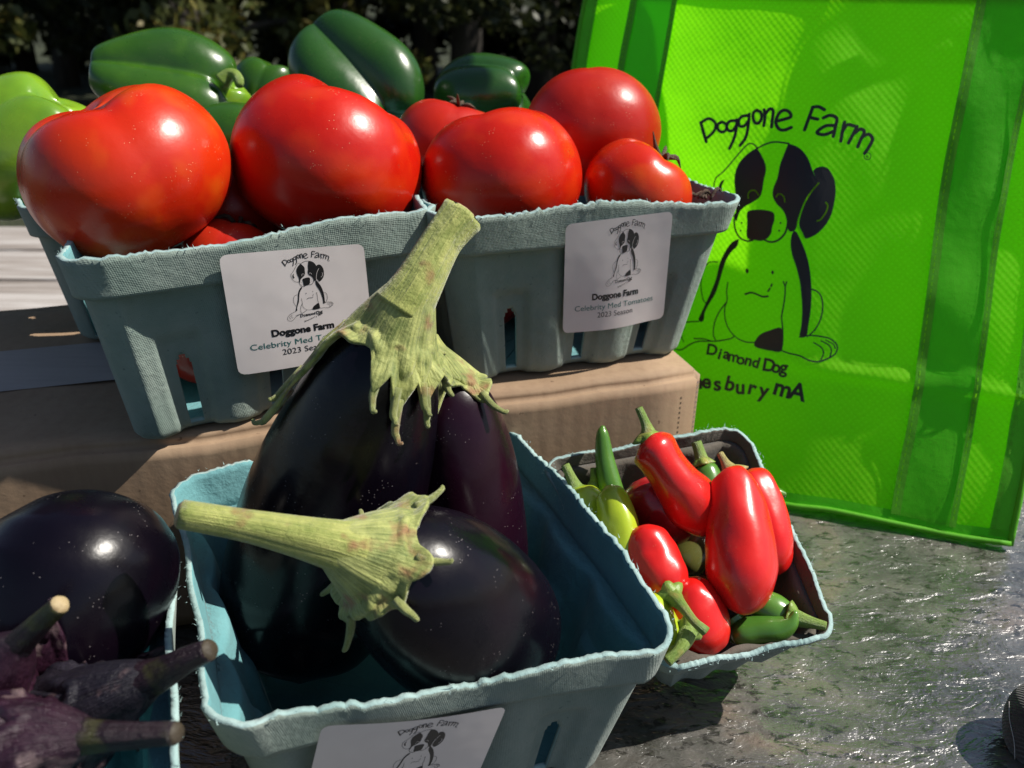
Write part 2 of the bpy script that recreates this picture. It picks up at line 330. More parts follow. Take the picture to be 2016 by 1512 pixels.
def tree(label, x, y, h, cr, nleaf, mat, seed, group, cat='tree', low=.12, ls=(.022, .052)):
    r_ = np.random.default_rng(seed); root = empty('leafy_tree', (x, y, -.75), label, cat, group); base = np.array([x, y, -.75])
    top = base+[r_.uniform(-.2, .2), r_.uniform(-.2, .2), h*.86]
    V = Sweep([base, base+(top-base)*.4+[.06, 0, 0], top], [.13, .08, .02], 12, 10).build('trunk', 'bark', root)
    cl = []
    for k in range(46):
        f = r_.uniform(low, 1); ang = r_.uniform(0, 6.28); rad = cr*(1-.75*abs(f-.42)**1.3)*r_.uniform(.25, 1.05)
        c = base+[math.cos(ang)*rad, math.sin(ang)*rad*.8, h*f]; cl.append((c, r_.uniform(.22, .5)*cr*.62))
        if k < 9:
            b0 = base+(top-base)*max(.15, f*.8); Sweep([b0, (b0+c)/2+[0, 0, .08], c], [.035, .022, .008], 8, 6).build('limb', 'bark', root)
    per = nleaf//len(cl); P = []
    for c, s in cl:
        d = r_.normal(size=(per, 3)); d /= np.linalg.norm(d, axis=1)[:, None]; rr = s*(.35+.65*r_.random(per)**.5); P.append(c+d*rr[:, None]*[1.1, 1.0, .75])
    P = np.vstack(P); n = len(P); s = r_.uniform(*ls, n)
    a = r_.normal(size=(n, 3)); a /= np.linalg.norm(a, axis=1)[:, None]; b = np.cross(a, r_.normal(size=(n, 3))); b /= np.linalg.norm(b, axis=1)[:, None]
    V = np.empty((n, 4, 3)); V[:, 0] = P-a*s[:, None]; V[:, 1] = P+b*s[:, None]*.5; V[:, 2] = P+a*s[:, None]; V[:, 3] = P-b*s[:, None]*.5
    mesh('crown', V.reshape(-1, 3), np.arange(n*4).reshape(n, 4), mat, root, smooth=False)
    return root
G1 = 'trees standing in shade behind the table'
tree('olive leafed tree catching sunlight behind the green bell peppers', -1.75, 4.7, 4.6, 1.0, 17000, 'leaf_sunlit', 11, G1)
tree('slim olive tree rising behind the curled pepper stem', -1.05, 5.3, 4.4, .55, 9000, 'leaf_sunlit', 12, G1)
for i, (x, y, h, c) in enumerate([(-3.4, 5.6, 5.2, 1.3), (-2.5, 6.4, 5.8, 1.4), (-.35, 6.0, 5.6, 1.25), (.85, 6.3, 5.4, 1.2), (-1.3, 7.2, 6.2, 1.4), (-4.6, 7.0, 6.0, 1.5), (.2, 7.6, 6.4, 1.5), (2.0, 7.4, 5.6, 1.4)]):
    tree('dark shaded tree in the unlit wood behind the table', x, y, h, c, 15000, 'leaf_shaded', 20+i, G1)

for i in range(10):
    tree('tall dark tree closing the wood far behind the shaded trees', -7.2+1.25*i, 10.2+.9*math.sin(i*2.3), 6.4+.8*math.sin(i*1.7), 1.7, 13000, 'leaf_shaded', 60+i, 'far trees closing the wood', low=.02, ls=(.07, .15))
# ------------------------------------------------------------------ wooden bench behind the table
wb = empty('wooden_bench', (-.6, 1.18, -.75), 'weathered grey wooden bench of flat boards behind the cardboard box', 'bench')
for i, y in enumerate((1.33, 1.185, 1.04)):
    box('plank', (-.5, y, -.12), (2.4, .139, .038), 'wood', wb, .04, .004)
for x in (-1.5, .5):
    for y in (1.06, 1.30): box('leg', (x, y, -.445), (.08, .05, .611), 'wood', wb, .04, .004)

# ------------------------------------------------------------------ table
tb = empty('patio_table', (.1, .2, -.75), 'patio table with a pebbled glass top under the baskets', 'table')
bm = bmesh.new(); bmesh.ops.create_cube(bm, size=1)
for v in bm.verts: v.co = Vector((v.co.x*1.9+.15, v.co.y*1.02+.18, v.co.z*.008-.004))
bmesh.ops.bevel(bm, geom=[e for e in bm.edges if abs(e.verts[0].co.z-e.verts[1].co.z) > .005], offset=.06, segments=6, affect='EDGES')
bm.verts.index_update(); mesh('table_top', [v.co[:] for v in bm.verts], [[v.index for v in f.verts] for f in bm.faces], 'table_glass', tb, smooth=False); bm.free()
for (x, y, sx, sy) in ((.15, .685, 1.9, .03), (.15, -.325, 1.9, .03), (-.79, .18, .03, .98), (1.09, .18, .03, .98)):
    box('rail', (x, y, -.0235), (sx, sy, .03), 'metal', tb, 0, .003)
for x in (-.75, 1.05):
    for y in (-.28, .64): box('leg', (x, y, -.394), (.035, .035, .711), 'metal', tb, 0, .003)

# ------------------------------------------------------------------ cardboard boxes
BH = .1014; BYAW = .3026; BC = np.array([.097, .385]); bd = np.array([math.cos(BYAW), math.sin(BYAW)]); bn = np.array([-bd[1], bd[0]])
def bxy(u, w, z): p = BC+bd*u+bn*w; return np.array([p[0], p[1], z])
cb = empty('cardboard_box', bxy(-.24, .095, 0), 'brown corrugated cardboard box carrying the tomato baskets', 'box')
def rounded_box(name, u0, u1, w0, w1, z0, z1, mat, parent, r=.004):
    bm = bmesh.new(); bmesh.ops.create_cube(bm, size=1)
    for v in bm.verts: v.co = Vector((u0 if v.co.x < 0 else u1, w0 if v.co.y < 0 else w1, z0 if v.co.z < 0 else z1))
    bmesh.ops.bevel(bm, geom=bm.edges[:], offset=r, segments=4, affect='EDGES')
    bmesh.ops.subdivide_edges(bm, edges=[e for e in bm.edges if e.calc_length() > .03], cuts=18, use_grid_fill=True)
    V = []
    for v in bm.verts:
        u, w, z = v.co; k = .0008*math.sin(u*37+1)+.0006*math.sin(u*83+w*40)
        p = bxy(u, w+(k if w < .05 else 0), z+(k*.8 if z > .05 else 0)); V.append(p)
    bm.verts.index_update(); Fc = [[v.index for v in f.verts] for f in bm.faces]; bm.free()
    return mesh(name, V, Fc, mat, parent)
rounded_box('carton', -.50, 0, 0, .19, .0005, BH, 'cardboard', cb)
Vt = []; Ft = []
for i in range(40):
    for j in range(2):
        u = -.499+.498*i/39; w = .066+.052*j; k = .0008*math.sin(u*37+1)+.0006*math.sin(u*83+w*40); Vt.append(bxy(u, w, BH+.0012))
    if i: Ft.append((2*i-2, 2*i, 2*i+1, 2*i-1))
mesh('paper_tape', Vt, Ft, 'tape', cb)
Vt = []; Ft = []
for k in range(34):
    z = .004+.0028*k; u = -.0052
    for (a, b) in ((0, 0), (.0011, .0002), (.0011, .0015), (0, .0013)): Vt.append(bxy(u+a, -.0016, z+b))
    Ft.append(tuple(range(4*k, 4*k+4)))
tag(mesh('perforation', Vt, Ft, 'cardboard_pale', cb, smooth=False), kind='stuff')
cb2 = empty('cardboard_box', bxy(-.2, .30, 0), 'second cardboard box standing behind the first under the bell pepper baskets', 'box')
rounded_box('carton', -.30, -.03, .1925, .42, .0005, BH-.001, 'cardboard', cb2)

# ------------------------------------------------------------------ pulp baskets
def bil(Q, a, b):      # corners BL, BR, FR, FL ; a: left-right, b: front-back in [-1, 1]
    u, v = (a+1)/2, (b+1)/2
    return Q[3]*(1-u)*(1-v)+Q[2]*u*(1-v)+Q[1]*u*v+Q[0]*(1-u)*v
def sstep(x, a, b): x = np.clip((x-a)/(b-a), 0, 1); return x*x*(3-2*x)
class Basket:
    def __init__(s, rim, base, bulge=(0, 0, 0, 0), rho=.16, band=.80, over=.0042, slots=(-.58, 0, .58), ramp=.0008, seed=0, sag=.002, faces=(0, 1, 2, 3)):
        s.rim, s.base, s.rho, s.band, s.over, s.slots, s.seed, s.ramp, s.sag, s.bulge, s.faces = [np.asarray(p, float) for p in rim], [np.asarray(p, float) for p in base], rho, band, over, slots, seed, ramp, sag, bulge, faces
        s.ex = unit((s.rim[1]-s.rim[0])+(s.rim[2]-s.rim[3])); s.ey = unit((s.rim[0]-s.rim[3])+(s.rim[1]-s.rim[2])); s.w = np.linalg.norm(s.rim[1]-s.rim[0])/2
        s.up = np.cross(s.ex, s.ey)
        r = np.random.default_rng(seed); s.ph = r.uniform(0, 6.28, 8); nz = r.normal(size=2048); nz2 = np.convolve(np.tile(nz, 3), np.hanning(9)/4, 'same')[2048:4096]+.8*np.convolve(np.tile(r.normal(size=2048), 3), np.hanning(41)/9, 'same')[2048:4096]; s.nz = nz*.25+nz2*.6
    def ring(s, nf=84, nc=7):
        """list of (a, b, na, nb, face, f) round the rounded square, counter-clockwise from front-left"""
        L = []; rho = s.rho; q = 1-rho
        for k in range(4):
            c, sn = [(1, 0), (0, 1), (-1, 0), (0, -1)][k]
            fs = set(np.round(np.linspace(-q, q, nf), 4))
            for sl in s.slots: fs = {f for f in fs if abs(f-sl) > .062} | {round(sl+d, 4) for d in (-.06, -.047, -.038, -.02, 0, .02, .038, .047, .06)}
            for f in sorted(fs): L.append((f*c+1*sn, f*sn-1*c, sn, -c, k, f))
            cx, cy = q*c+q*sn, q*sn-q*c
            for i in range(1, nc+1):
                an = math.atan2(-c, sn)+math.pi/2*i/(nc+1); L.append((cx+rho*math.cos(an), cy+rho*math.sin(an), math.cos(an), math.sin(an), k, 2.))
        return L
    def P(s, a, b, na, nb, face, f, t, extra=0.):
        p = bil(s.base, a, b)*(1-t)+bil(s.rim, a, b)*t
        out = 0.
        if t < s.band:
            for sl in s.slots:
                dd = abs(f-sl); top = .56-.9*max(0, dd-.05)**1.0 if dd < .2 else 0
                out -= .0026*(1-sstep(dd, .10, .15))*(1-sstep(t, .50, .58)); out -= .0012*(1-sstep(dd, .16, .26))
            if abs(f) < 1: out += .0010*math.cos(f*math.pi*1.72*2+math.pi)
            out -= .004*max(0, 1-t/.05)**2
        else: out += s.over+.0008*math.sin(9*f+s.ph[face])*(t-s.band)*4
        bg_ = s.bulge[face]*(1-f*f if abs(f) < 1 else 0)*t
        p = p+(s.ex*na+s.ey*nb)*(out+bg_+extra)
        if t > s.band:
            k = (t-s.band)/(1-s.band); q = a*7+b*5+face
            z = s.sag*(math.sin(2.1*a+1.7*b+s.ph[4])+.5*math.sin(5*a-3*b+s.ph[5]))+s.ramp*s.nz[int((math.atan2(b, a)+math.pi)/6.2832*1200) % 2048] * k
            p = p+s.up*z*k
        return p
    def build(s, parent, mats=('pulp_outer', 'pulp_inner', 'pulp_edge')):
        R = s.ring(); n = len(R); ts = list(np.linspace(0, s.band-.001, 34))+[s.band+.001]+list(np.linspace(s.band+.02, 1, 7)); V = []; UV = []; Fc = []
        per = np.linspace(0, 8*s.w, n)
        for t_ in ts:
            for j, q in enumerate(R): V.append(s.P(*q, t_)); UV.append((per[j], t_*.09))
        r = np.random.default_rng(s.seed); nr = len(ts)
        for i in range(nr-1):
            for j in range(n):
                j2 = (j+1) % n; f = (R[j][5]+R[j2][5])/2; tm = (ts[i]+ts[i+1])/2
                hole = any((abs(f-sl) < .047 and .045 < tm < .39) or (abs(f-sl) < .038 and .045 < tm < .415) or (abs(f-sl) < .02 and .045 < tm < .43) for sl in s.slots) and R[j][4] in s.faces
                if not hole: Fc.append((i*n+j, i*n+j2, (i+1)*n+j2, (i+1)*n+j))
        b0 = len(V); c = sum(s.base)/4
        for k, sc in enumerate((.75, .4)):
            for j in range(n): V.append(c+(V[j]-c)*sc); UV.append((per[j]*sc, 0))
        V.append(c); UV.append((0, 0))
        for j in range(n):
            j2 = (j+1) % n; Fc.append((b0+j, b0+j2, j2, j)); Fc.append((b0+n+j, b0+n+j2, b0+j2, b0+j)); Fc.append((b0+2*n, b0+n+j2, b0+n+j))
        o = mesh('basket_shell', V, Fc, mats, parent, uv=UV)
        md = o.modifiers.new('wall', 'SOLIDIFY'); md.thickness = .0021; md.offset = -1; md.material_offset = 1; md.material_offset_rim = 2
        # torn fibres along the rim
        FV = []; FF = []; m = 230
        for k in range(m):
            j = r.integers(n); p = np.array(V[(nr-1)*n+j])+r.normal(0, .0006, 3); d = s.up*r.uniform(.4, 1)+(s.ex*r.normal()+s.ey*r.normal())*.8; d = unit(d)*r.uniform(.0006, .0018)*(2.2 if r.random() < .08 else 1)
            w = np.cross(d, s.up+.01); w = unit(w)*r.uniform(.00008, .00022); FV += [p-w, p+w, p+d]; FF.append((3*k, 3*k+1, 3*k+2))
        tag(mesh('torn_fibers', FV, FF, 'pulp_edge', parent, smooth=False), kind='stuff')
        return o
def square(c, yaw, w, z, d=None):
    ex = np.array([math.cos(yaw), math.sin(yaw), 0]); ey = np.array([-math.sin(yaw), math.cos(yaw), 0]); c = np.array([c[0], c[1], z]); d = d or w
    return [c-ex*w/2+ey*d/2, c+ex*w/2+ey*d/2, c+ex*w/2-ey*d/2, c-ex*w/2-ey*d/2]
HB = .0859; RZ = BH+HB
# left tomato basket
def sq_front(fl, yaw, w, d, z):
    ex = np.array([math.cos(yaw), math.sin(yaw), 0]); ey = np.array([-math.sin(yaw), math.cos(yaw), 0]); fl = np.array([fl[0], fl[1], z]); return [fl+ey*d, fl+ex*w+ey*d, fl+ex*w, fl]
T1R = sq_front((-.158, .2858), .545, .144, .122, RZ); T1B = sq_front((-.1530, .3005), .545, .1186, .098, BH+.0005)
T1R[0] = T1R[0]+np.array([.024, .012, 0]); T1B[0] = T1B[0]+np.array([.020, .010, 0])
t1 = empty('pulp_basket', (-.125, .365, BH), 'teal pulp basket holding two big tomatoes over a farm sticker, beside the cut stem', 'basket')
B1 = Basket(T1R, T1B, seed=1, bulge=(.001, 0, 0, 0), faces=(0,)); B1.build(t1)
T2R = square((.0128, .4409), .3573, .146, RZ); T2B = square((.0128, .4409), .3573, .1186, BH+.0005)
t2 = empty('pulp_basket', (.0128, .4409, BH), 'teal pulp basket of four tomatoes at the box corner next to the green bag', 'basket')
B2 = Basket(T2R, T2B, seed=2, faces=(0,)); B2.build(t2)
T0R = sq_front((-.230, .393), .50, .116, .116, BH+.0765); T0B = sq_front((-.2235, .4065), .50, .092, .092, BH+.0015)
t0 = empty('pulp_basket', (-.205, .47, BH), 'teal pulp basket of bell peppers half hidden behind the big left tomato', 'basket')
B0 = Basket(T0R, T0B, seed=3); B0.build(t0)
T3R = square((-.045, .590), .35, .146, RZ-.001); T3B = square((-.045, .590), .35, .1186, BH-.0005)
t3 = empty('pulp_basket', (-.045, .590, BH), 'pulp basket hidden behind the tomatoes, under the two glossy dark bell peppers', 'basket')
B3 = Basket(T3R, T3B, seed=4); B3.build(t3)
# eggplant basket on the table
ER = [Z(352, 955, .086), Z(985, 824, .086), Z(1330, 1268, .072), Z(432, 1425, .081)]
ec = sum(ER)/4; EB = [np.array([*(ec+(p-ec)*.80)[:2], .0008]) for p in ER]
eb = empty('pulp_basket', (ec[0], ec[1], 0), 'open teal pulp basket holding three eggplants with thick green stems', 'basket')
BE = Basket(ER, EB, seed=5, bulge=(-.004, .002, 0, -.002), ramp=.0010, sag=.0022); BE.build(eb)
# left eggplant basket
lr = np.array([-.1275, .2555]); ly = .381; dx = np.array([math.cos(ly), math.sin(ly)]); dy = np.array([-math.sin(ly), math.cos(ly)])
def l3(u, w, z): p = lr+dx*u+dy*w; return np.array([p[0], p[1], z])
LR = [l3(-.146, 0, HB), l3(0, 0, HB), l3(0, -.146, HB-.004), l3(-.146, -.146, HB)]; lc = sum(LR)/4; LB = [np.array([*(lc+(p-lc)*.80)[:2], .0008]) for p in LR]
lb = empty('pulp_basket', (lc[0], lc[1], 0), 'pale teal pulp basket of small purple stemmed eggplants', 'basket')
BL_ = Basket(LR, LB, seed=6, bulge=(0, -.003, 0, 0), ramp=.0011); BL_.build(lb)
# small pepper basket, tipped forward
PB_, PBR = Z(1064, 912, .082), Z(1460, 847, .082)
pf = Z(1637, 1238, .046)
PR = [PB_+np.array([.003, 0, 0]), PBR, pf, PB_+pf-PBR+np.array([.027, .012, 0])]; pc = sum(PR)/4; pu = unit(np.cross(PR[1]-PR[0], PR[0]-PR[3]))
PBs = [pc+(p-pc)*.80-pu*.043 for p in PR]; PBs[3] = PBs[3]+np.array([.008, 0, 0]); PBs[0] = PBs[0]+np.array([.008, 0, 0])
pb = empty('pulp_basket', (pc[0], pc[1], 0), 'small tipped pulp basket full of red and green chili peppers', 'basket')
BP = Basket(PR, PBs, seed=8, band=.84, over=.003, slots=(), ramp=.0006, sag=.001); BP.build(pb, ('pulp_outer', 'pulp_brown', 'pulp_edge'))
print('pepper basket low z', min(p[2] for p in PBs), 'rim', [np.round(p, 3) for p in PR])

# ------------------------------------------------------------------ tote bag
GA, LEAN = -.3109, .3798; BG = np.array([.2725, .3789, .002]); BW, BHT, BDEP = .31, .335, .205
ud = np.array([math.cos(GA), math.sin(GA), 0]); nb_ = np.array([-math.sin(GA), math.cos(GA), 0]); vd = np.array([0, 0, 1.])*math.cos(LEAN)+nb_*math.sin(LEAN)
bagN = -np.cross(ud, vd); bagN = bagN if bagN[1] < 0 else -bagN
def S(u, v):
    k = sstep(-u, .12, .32)*.125
    w = .0022*math.sin(u*31+v*9)*math.sin(v*14+.5)+.0035*math.sin((u+.15)*10)*math.sin(v*9.4)
    w += -.0030*math.exp(-((v-.083+.02*(u+.1))/.0045)**2)*sstep(u, -.16, -.10)+.0022*math.sin(v*23+u*6+1)*sstep(-u, .0, .05)+.0015*mnoise.noise(Vector((u*30, v*22, 1.7)))*2
    return BG+ud*(u+.0016*math.sin(v*26+u*3)*min(1, v*20))+vd*v+nb_*(k+w)+np.array([0, 0, max(0, .05-v)/.05*.0012*(1+math.sin(u*55))])
def Sn(u, v, off):
    a = S(u+.002, v)-S(u-.002, v); b = S(u, v+.002)-S(u, v-.002); n = np.cross(a, b); n = n/np.linalg.norm(n); n = n if n@bagN > 0 else -n
    return S(u, v)+n*off
_uv0 = [-.1, .15]
def buv(px, py):
    u, v = _uv0
    for _ in range(12):
        p0 = np.array(proj(S(u, v))); r = np.array([px, py])-p0
        J = np.array([(np.array(proj(S(u+1e-4, v)))-p0)/1e-4, (np.array(proj(S(u, v+1e-4)))-p0)/1e-4]).T
        d = np.linalg.solve(J, r); u += d[0]; v += d[1]
        if abs(r).max() < .02: break
    _uv0[:] = [u, v]; return u, v
bag = empty('tote_bag', BG+ud*-.15+nb_*.1-np.array([0, 0, .002]), 'lime green fabric tote bag printed with a black puppy', 'bag')
def patch(name, fn, us, vs, mat, parent, thick=.0006, flip=False):
    V = []; UV = []; Fc = []; n = len(vs)
    for u in us:
        for v in vs: V.append(fn(u, v)); UV.append((u, v))
    for i in range(len(us)-1):
        for j in range(n-1): Fc.append((i*n+j, (i+1)*n+j, (i+1)*n+j+1, i*n+j+1))
    o = mesh(name, V, Fc, mat, parent, uv=UV); 
    return o
LU = (buv(1149, 0)[0]+buv(1131, 143)[0])/2
print('bag left u', LU, buv(1149, 0), buv(1131, 143), 'straps', [buv(*p) for p in ((1922, 0), (1752, 1012), (2016, 206), (1879, 1041), (1337, 0), (1290, 230), (1243, 0), (1213, 151))])
patch('front_panel', S, np.linspace(LU, 0, 140), np.linspace(0, BHT, 140), 'bag_lime', bag)
def backp(u, v):
    p = BG+ud*u+nb_*(BDEP+sstep(-u, .12, .32)*.09); return p+np.array([0, 0, 1.])*v*math.cos(LEAN)-nb_*.03*(v/BHT)+nb_*.004*math.sin(u*40+v*22)
patch('back_panel', backp, np.linspace(LU, 0, 40), np.linspace(0, BHT, 40), 'bag_lime', bag)
for uu, sg in ((LU, 1), (0, -1)):
    patch('side_gusset', lambda a, v: S(uu, v)*(1-a)+backp(uu, v)*a+ud*sg*.028*math.sin(math.pi*a)*(v/BHT)**1.5, np.linspace(0, 1, 24), np.linspace(0, BHT, 30), 'bag_lime', bag)
patch('bottom_panel', lambda u, a: S(u, 0)*(1-a)+backp(u, 0)*a, np.linspace(LU, 0, 30), np.linspace(0, 1, 20), 'bag_lime', bag)
patch('top_hem', lambda u, v: Sn(u, v, -.0014), np.linspace(LU+.001, -.001, 50), np.linspace(.288, BHT, 8), 'bag_hem', bag)
def strap(c0, c1, name='strap'):
    e0, e1 = c0
    vs = np.linspace(.006, BHT, 60)
    f = lambda a, v: Sn((c0[0]+(c1[0]-c0[0])*v/.29)*(1-a)+(c0[1]+(c1[1]-c0[1])*v/.29)*a, v, .0012+.0004*math.sin(v*60+a*3))
    o = patch('strap', f, np.linspace(0, 1, 8), vs, 'bag_band', bag)
    for a0, a1 in ((0, .15), (.90, 1)):
        h = patch('strap_hem', lambda a, v: f(a0+(a1-a0)*a, v)+bagN*.0007, np.linspace(0, 1, 4), vs, 'bag_hem', o)
        V = []; Fc = []; k = 0; am = .65*a0+.35*a1
        for v in np.arange(.01, BHT, .0036):
            for vv, aa in ((v, am), (v+.0022, am), (v+.0022, am+.014), (v, am+.014)): V.append(f(aa, vv)+bagN*.0012)
            Fc.append((k, k+1, k+2, k+3)); k += 4
        tag(mesh('stitching', V, Fc, 'bag_lime', o, smooth=False), kind='stuff')
    return f
q = [buv(*p)[0] for p in ((1922, 0), (1752, 1012), (2016, 206), (1879, 1041), (1337, 0), (1290, 230), (1243, 0), (1213, 151))]
sr = ((q[1], q[3]), (q[0], q[2])); sl_ = ((q[7]+.002, q[5]+.001), (q[6], q[4]))
fr_ = strap(*sr); fl_ = strap(*sl_)
# carrying handle continuing from the straps above the frame
pr = fr_(.5, BHT); pl = fl_(.5, BHT); hp = [pl+np.array([0, 0, 0]), pl+np.array([.01, .012, .10]), (pl+pr)/2+np.array([0, .03, .17]), pr+np.array([-.01, .012, .10]), pr]
hc = catmull(hp, 30); V = []; Fc = []
for i, p in enumerate(hc):
    tdir = unit(hc[min(i+1, 29)]-hc[max(i-1, 0)]); side = unit(np.cross(tdir, nb_)); V += [p-side*.014, p+side*.014]
    if i: Fc.append((2*i-2, 2*i-1, 2*i+1, 2*i))
mesh('carrying_handle', V, Fc, 'bag_band', bag)
def piping(name, pts, r=.0028, mat='bag_hem'): return Sweep(pts, [r]*len(pts), 50, 10).build(name, mat, bag)
piping('bottom_piping', [S(u, 0)+bagN*.001+np.array([0, 0, .0012]) for u in np.linspace(LU, 0, 14)], .0017)
piping('side_piping', [S(0, v)+bagN*.0004 for v in np.linspace(0, BHT, 14)], .0018)
piping('side_piping', [S(LU, v)+bagN*.0004 for v in np.linspace(0, BHT, 14)], .0018)
for uu, sg in ((0, -1), (LU, 1)):
    patch('edge_binding', lambda a, v: Sn(uu+sg*.011*a, v, .0008), np.linspace(0, 1, 4), np.linspace(.004, BHT, 50), 'bag_hem', bag)
    V = []; Fc = []; k = 0
    for v in np.arange(.008, BHT, .0046):
        for vv, aa in ((v, .0085), (v+.0026, .0085), (v+.0026, .0096), (v, .0096)): V.append(Sn(uu+sg*aa, vv, .0013))
        Fc.append((k, k+1, k+2, k+3)); k += 4
    tag(mesh('stitching', V, Fc, 'ink_teal' if 0 else 'bag_hem', bag, smooth=False), kind='stuff')
patch('bottom_binding', lambda u, v: Sn(u, v, .0010), np.linspace(LU, 0, 40), np.linspace(.001, .008, 4), 'bag_band', bag)

# ------------------------------------------------------------------ printed artwork (flat print on bag and stickers)
class Print:
    """Collects 2-D triangles, then lays them on a surface fn(u, v, offset)."""
    def __init__(s): s.V = []; s.F = []
    def poly(s, P):
        P = [Vector((float(a), float(b), 0)) for a, b in P]; o = len(s.V); s.V += [(p.x, p.y) for p in P]
        s.F += [tuple(o+i for i in tri) for tri in tessellate_polygon([P])]
    def blob(s, P, n=5):
        C = catmull(np.vstack([P, P[:1]]), len(P)*n+1)[:-1]; s.poly(C)
    def stroke(s, P, w, smooth=True, closed=False):
        P = np.asarray(P, float)
        if closed: P = np.vstack([P, P[:1]])
        if smooth and len(P) > 2: P = catmull(P, (len(P)-1)*5+1)
        T = np.gradient(P, axis=0); T /= (np.linalg.norm(T, axis=1)[:, None]+1e-12); N = np.stack([-T[:, 1], T[:, 0]], 1)*w/2; o = len(s.V)
        for p, n in zip(P, N): s.V += [tuple(p-n), tuple(p+n)]
        for i in range(len(P)-1): s.F.append((o+2*i, o+2*i+1, o+2*i+3, o+2*i+2))
        for p in (P[0], P[-1]): s.dot(p, w/2)
    def dot(s, p, r, n=10, ry=None):
        o = len(s.V); s.V += [(p[0]+r*math.cos(6.2832*k/n), p[1]+(ry or r)*math.sin(6.2832*k/n)) for k in range(n)]; s.F.append(tuple(range(o, o+n)))
    def lay(s, name, fn, off, mat, parent, maxlen=.005):
        bm = bmesh.new(); vs = [bm.verts.new((a, b, 0)) for a, b in s.V]
        for f in s.F:
            try: bm.faces.new([vs[i] for i in f])
            except ValueError: pass
        for _ in range(5):
            E_ = [e for e in bm.edges if e.calc_length() > maxlen]
            if not E_: break
            bmesh.ops.subdivide_edges(bm, edges=E_, cuts=1)
            bmesh.ops.triangulate(bm, faces=[f for f in bm.faces if len(f.verts) > 4])
        bm.verts.index_update(); V = [fn(v.co.x, v.co.y, off) for v in bm.verts]; Fc = [[v.index for v in f.verts] for f in bm.faces]; bm.free()
        return tag(mesh(name, V, Fc, mat, parent, smooth=False), kind='stuff')
_gc = {}
def glyph(ch, bold=0.):
    if (ch, bold) in _gc: return _gc[ch, bold]
    c = bpy.data.curves.new('glyph', 'FONT'); c.body = ch; c.size = 1; c.dimensions = '2D'; c.fill_mode = 'BOTH'; c.offset = bold; c.resolution_u = 4
    o = bpy.data.objects.new('glyph', c); COL.objects.link(o); bpy.context.view_layer.update()
    me = o.evaluated_get(bpy.context.evaluated_depsgraph_get()).to_mesh(); V = np.array([v.co[:2] for v in me.vertices]).reshape(-1, 2); Fc = [tuple(p.vertices) for p in me.polygons]
    bpy.data.objects.remove(o); bpy.data.curves.remove(c); _gc[ch, bold] = (V, Fc); return V, Fc
def text(pr, s_, x, y, w, h, bold=0., sy=1.):
    """one line of type, left x, baseline y, total width w, cap height h (v up)"""
    V, Fc = glyph(s_, bold); x0, x1 = V[:, 0].min(), V[:, 0].max(); o = len(pr.V)
    pr.V += [(x+(a-x0)*w/(x1-x0), y+b*h/.70*sy) for a, b in V]; pr.F += [tuple(o+i for i in f) for f in Fc]
def letters(pr, s_, P0, P1, h, m, bold=.02, jit=.14, seed=1):
    """hand-set letters between two art points; m maps art (x, y down) to 2-D"""
    r = np.random.default_rng(seed); n = len(s_); P0, P1 = np.array(P0, float), np.array(P1, float); ang = math.atan2(*(P1-P0)[::-1])
    for i, ch in enumerate(s_):
        if ch == ' ': continue
        V, Fc = glyph(ch, bold); c = P0+(P1-P0)*(i+.5)/n+[0, r.uniform(-.12, .12)*h]; a = ang+r.uniform(-jit, jit); cx = (V[:, 0].min()+V[:, 0].max())/2; o = len(pr.V)
        for x, y in V:
            X, Y = (x-cx)*h/.70, -y*h/.70; pr.V.append(m(c[0]+X*math.cos(a)-Y*math.sin(a), c[1]+X*math.sin(a)+Y*math.cos(a)))
        pr.F += [tuple(o+k for k in f) for f in Fc]

BLOBS = [
 [(332,262),(355,300),(372,340),(374,372),(365,410),(359,450),(350,484),(335,501),(305,520),(270,541),(250,566),(238,604),(232,590),(235,556),(238,510),(231,460),(228,410),(235,366),(255,326),(290,290)],
 [(478,243),(520,258),(553,288),(575,325),(590,370),(602,398),(618,425),(582,470),(550,520),(530,570),(518,620),(512,642),(500,650),(485,652),(475,636),(470,600),(462,570),(445,545),(425,525),(410,500),(405,470),(412,440),(425,410),(432,380),(440,340),(455,300)],
 [(592,370),(610,355),(635,350),(660,358),(680,385),(693,420),(697,470),(690,520),(678,570),(655,615),(625,650),(595,672),(558,685),(545,660),(528,625),(532,590),(545,545),(565,500),(590,460),(618,425),(602,398)],
 [(285,566),(300,553),(350,550),(395,557),(412,570),(413,600),(403,630),(398,660),(380,684),(350,696),(320,691),(295,688),(284,668),(287,618)],
 [(250,685),(215,703),(182,750),(160,800),(143,870),(120,930),(95,985),(74,1030),(61,1060),(74,1073),(86,1060),(90,1030),(112,985),(137,945),(157,890),(171,840),(190,785),(215,745),(240,722)],
 [(502,648),(517,656),(535,692),(555,740),(572,800),(582,870),(585,950),(580,1030),(570,1090),(562,1137),(530,1141),(538,1090),(542,1020),(538,950),(530,880),(512,810),(495,760),(488,710),(492,672)],
 [(320,1166),(345,1132),(390,1112),(450,1103),(448,1205),(400,1207),(350,1197),(322,1185)],
 [(184,408),(165,420),(154,445),(154,472),(166,492),(176,482),(169,450),(174,430)],
]
